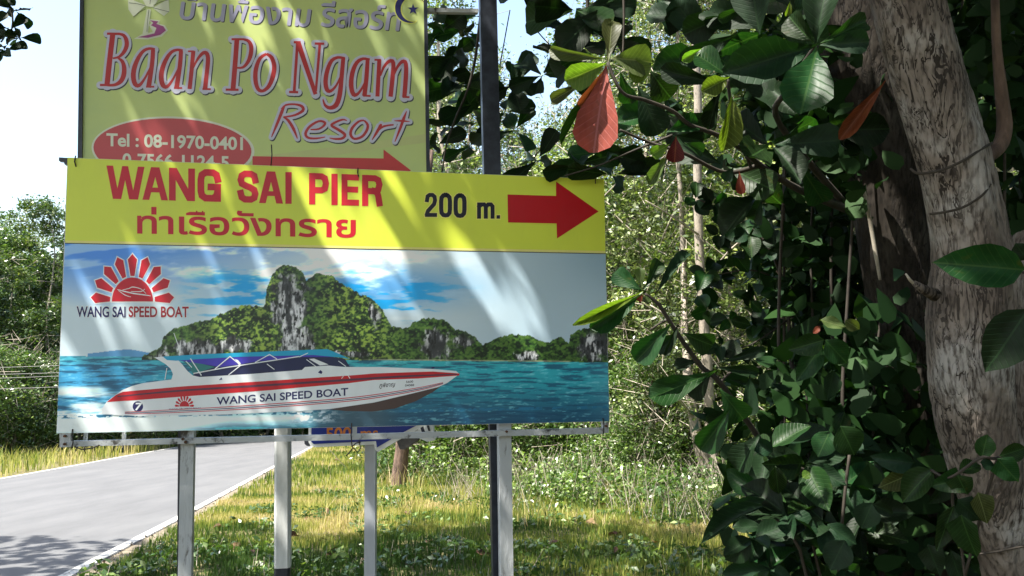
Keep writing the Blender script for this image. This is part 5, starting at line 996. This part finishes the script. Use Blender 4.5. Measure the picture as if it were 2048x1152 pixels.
for q in ((1925, 958, 1868, 972, 52, 2.15, 'green'), (1915, 950, 1934, 992, 52, 2.13, 'green'), (1918, 945, 1965, 925, 34, 2.15, 'green'), (1964, 916, 1974, 868, 40, 2.1, 'green'), (1999, 912, 2056, 896, 38, 2.08, 'green'), (1995, 918, 2036, 962, 52, 2.08, 'green'), (1955, 985, 1978, 1050, 46, 2.12, 'olive'), (1922, 1030, 1950, 1120, 64, 2.05, 'green'), (1908, 1010, 1872, 1100, 42, 2.1, 'green'), (1915, 1000, 1960, 1040, 52, 2.15, 'dark'), (1960, 925, 1990, 935, 26, 2.1, 'dark'), (1900, 960, 1862, 1010, 36, 2.25, 'dark'), (1855, 1090, 1880, 1150, 50, 2.3, 'dark'), (1900, 1100, 1925, 1170, 40, 2.3, 'dark')):
    hero(*q, parent=s2, shape='heart' if q[4] > 45 else 'elliptic', roll=rng.normal() * .25)
s3 = tag(empty('overhanging_twig', P(2120, 560, 1.95)), 'twig with a bright green leaf and a dark leaf reaching in over the trunk', 'twig')
branch([(2200, 480, 1.95, .006), (2100, 520, 1.95, .004), (2046, 546, 1.93, .003)], 'stem', BARK['stem'], 5, s3); branch([(2130, 520, 1.95, .004), (2080, 580, 1.9, .003), (2052, 622, 1.88, .003)], 'stem', BARK['stem'], 5, s3)
hero(2050, 540, 1877, 524, 88, 1.9, 'green', parent=s3, shape='elliptic', roll=.1, var=0); hero(2056, 618, 1975, 742, 96, 1.88, 'dark', parent=s3, shape='elliptic', roll=-.1, var=0); hero(2055, 520, 2030, 486, 40, 2.0, 'dark', parent=s3, shape='elliptic')

# dim wall of saplings between the near trunks
SG = 'leafy saplings in the shade between the trunks'; SL = 'dark slender sapling in the shade between the near trunks'
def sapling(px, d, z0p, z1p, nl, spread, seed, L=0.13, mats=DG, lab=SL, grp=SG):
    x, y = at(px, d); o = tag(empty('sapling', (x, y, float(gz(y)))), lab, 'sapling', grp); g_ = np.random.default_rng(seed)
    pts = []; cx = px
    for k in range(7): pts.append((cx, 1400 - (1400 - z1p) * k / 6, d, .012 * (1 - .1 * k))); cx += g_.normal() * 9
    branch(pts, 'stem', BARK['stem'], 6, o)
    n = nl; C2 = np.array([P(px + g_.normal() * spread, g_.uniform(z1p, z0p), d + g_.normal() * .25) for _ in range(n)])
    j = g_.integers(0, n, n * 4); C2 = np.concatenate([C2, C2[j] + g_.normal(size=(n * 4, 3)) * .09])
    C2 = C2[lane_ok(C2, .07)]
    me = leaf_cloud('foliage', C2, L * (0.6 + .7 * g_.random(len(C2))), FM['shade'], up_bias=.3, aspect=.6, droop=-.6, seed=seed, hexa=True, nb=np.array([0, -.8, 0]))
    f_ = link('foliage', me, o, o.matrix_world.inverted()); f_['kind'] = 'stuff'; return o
for k, (px, d, a, b_, nl, sp) in enumerate(((1580, 4.6, 900, 180, 42, 46), (1620, 5.0, 1000, 150, 70, 50), (1655, 4.5, 950, 280, 60, 45), (1700, 5.2, 1050, 250, 70, 55), (1745, 5.2, 1150, 120, 70, 60), (1545, 5.2, 780, 330, 20, 40), (1870, 5.0, 1150, 0, 110, 70), (1960, 5.2, 1150, 0, 130, 70), (2040, 4.6, 1150, -50, 150, 60), (2120, 4.4, 1150, -50, 120, 60), (1800, 5.4, 1150, 0, 90, 60), (1600, 3.9, 1150, 760, 44, 60), (1700, 4.2, 1150, 700, 70, 70), (1920, 4.0, 1150, 700, 90, 70), (2010, 3.9, 300, -60, 50, 60), (1560, 4.2, 260, -60, 60, 80), (1700, 4.4, 200, -80, 60, 60), (1740, 3.8, 1150, 620, 60, 50), (1690, 3.8, 420, 200, 18, 40), (1920, 4.4, 120, -80, 40, 60))):
    sapling(px, d, a, b_, nl, sp, 300 + k)
sp_ = tag(empty('spindly_tree', (at(1600, 4.6)[0], at(1600, 4.6)[1], float(gz(4.6)))), 'spindly tree reaching left with small round dark leaves before the sunlit thicket', 'tree')
branch([(1605, 1500, 4.6, .018), (1590, 900, 4.6, .014), (1575, 620, 4.6, .011), (1540, 500, 4.6, .008), (1480, 440, 4.6, .005), (1400, 400, 4.6, .003)], 'stem', BARK['stem'], 6, sp_)
branch([(1560, 560, 4.6, .006), (1500, 540, 4.5, .004), (1410, 555, 4.5, .003)], 'stem', BARK['stem'], 6, sp_)
branch([(1575, 640, 4.6, .006), (1500, 690, 4.5, .004), (1430, 700, 4.5, .003)], 'stem', BARK['stem'], 6, sp_)
for (x, y) in ((1425, 408), (1455, 440), (1482, 415), (1438, 470), (1500, 470), (1412, 545), (1440, 560), (1525, 430), (1392, 398), (1545, 500), (1465, 505), (1500, 600), (1460, 640), (1530, 650), (1480, 700), (1440, 690), (1550, 580), (1415, 620)):
    rosette(x, y, 4.5 + rng.normal() * .1, 4, 0.115, ['dark', 'dark', 'green'], parent=sp_, shape='elliptic', asp=.75, face=.7)
# dark twig cluster hanging in at the top left
tl = tag(empty('hanging_branch', P(10, -60, 4.2)), 'small dark leafy branch tip hanging in at the top left corner', 'branch')
branch([(-80, -120, 4.2, .01), (-10, -40, 4.2, .007), (25, 30, 4.2, .005), (15, 90, 4.2, .003)], 'stem', BARK['stem'], 5, tl)
for q in ((5, -10, 4.2), (30, 20, 4.2), (20, 60, 4.2), (10, 100, 4.2), (38, 75, 4.25), (-10, 50, 4.2)): rosette(*q, 5, .10, ['dark'], parent=tl, asp=.6)
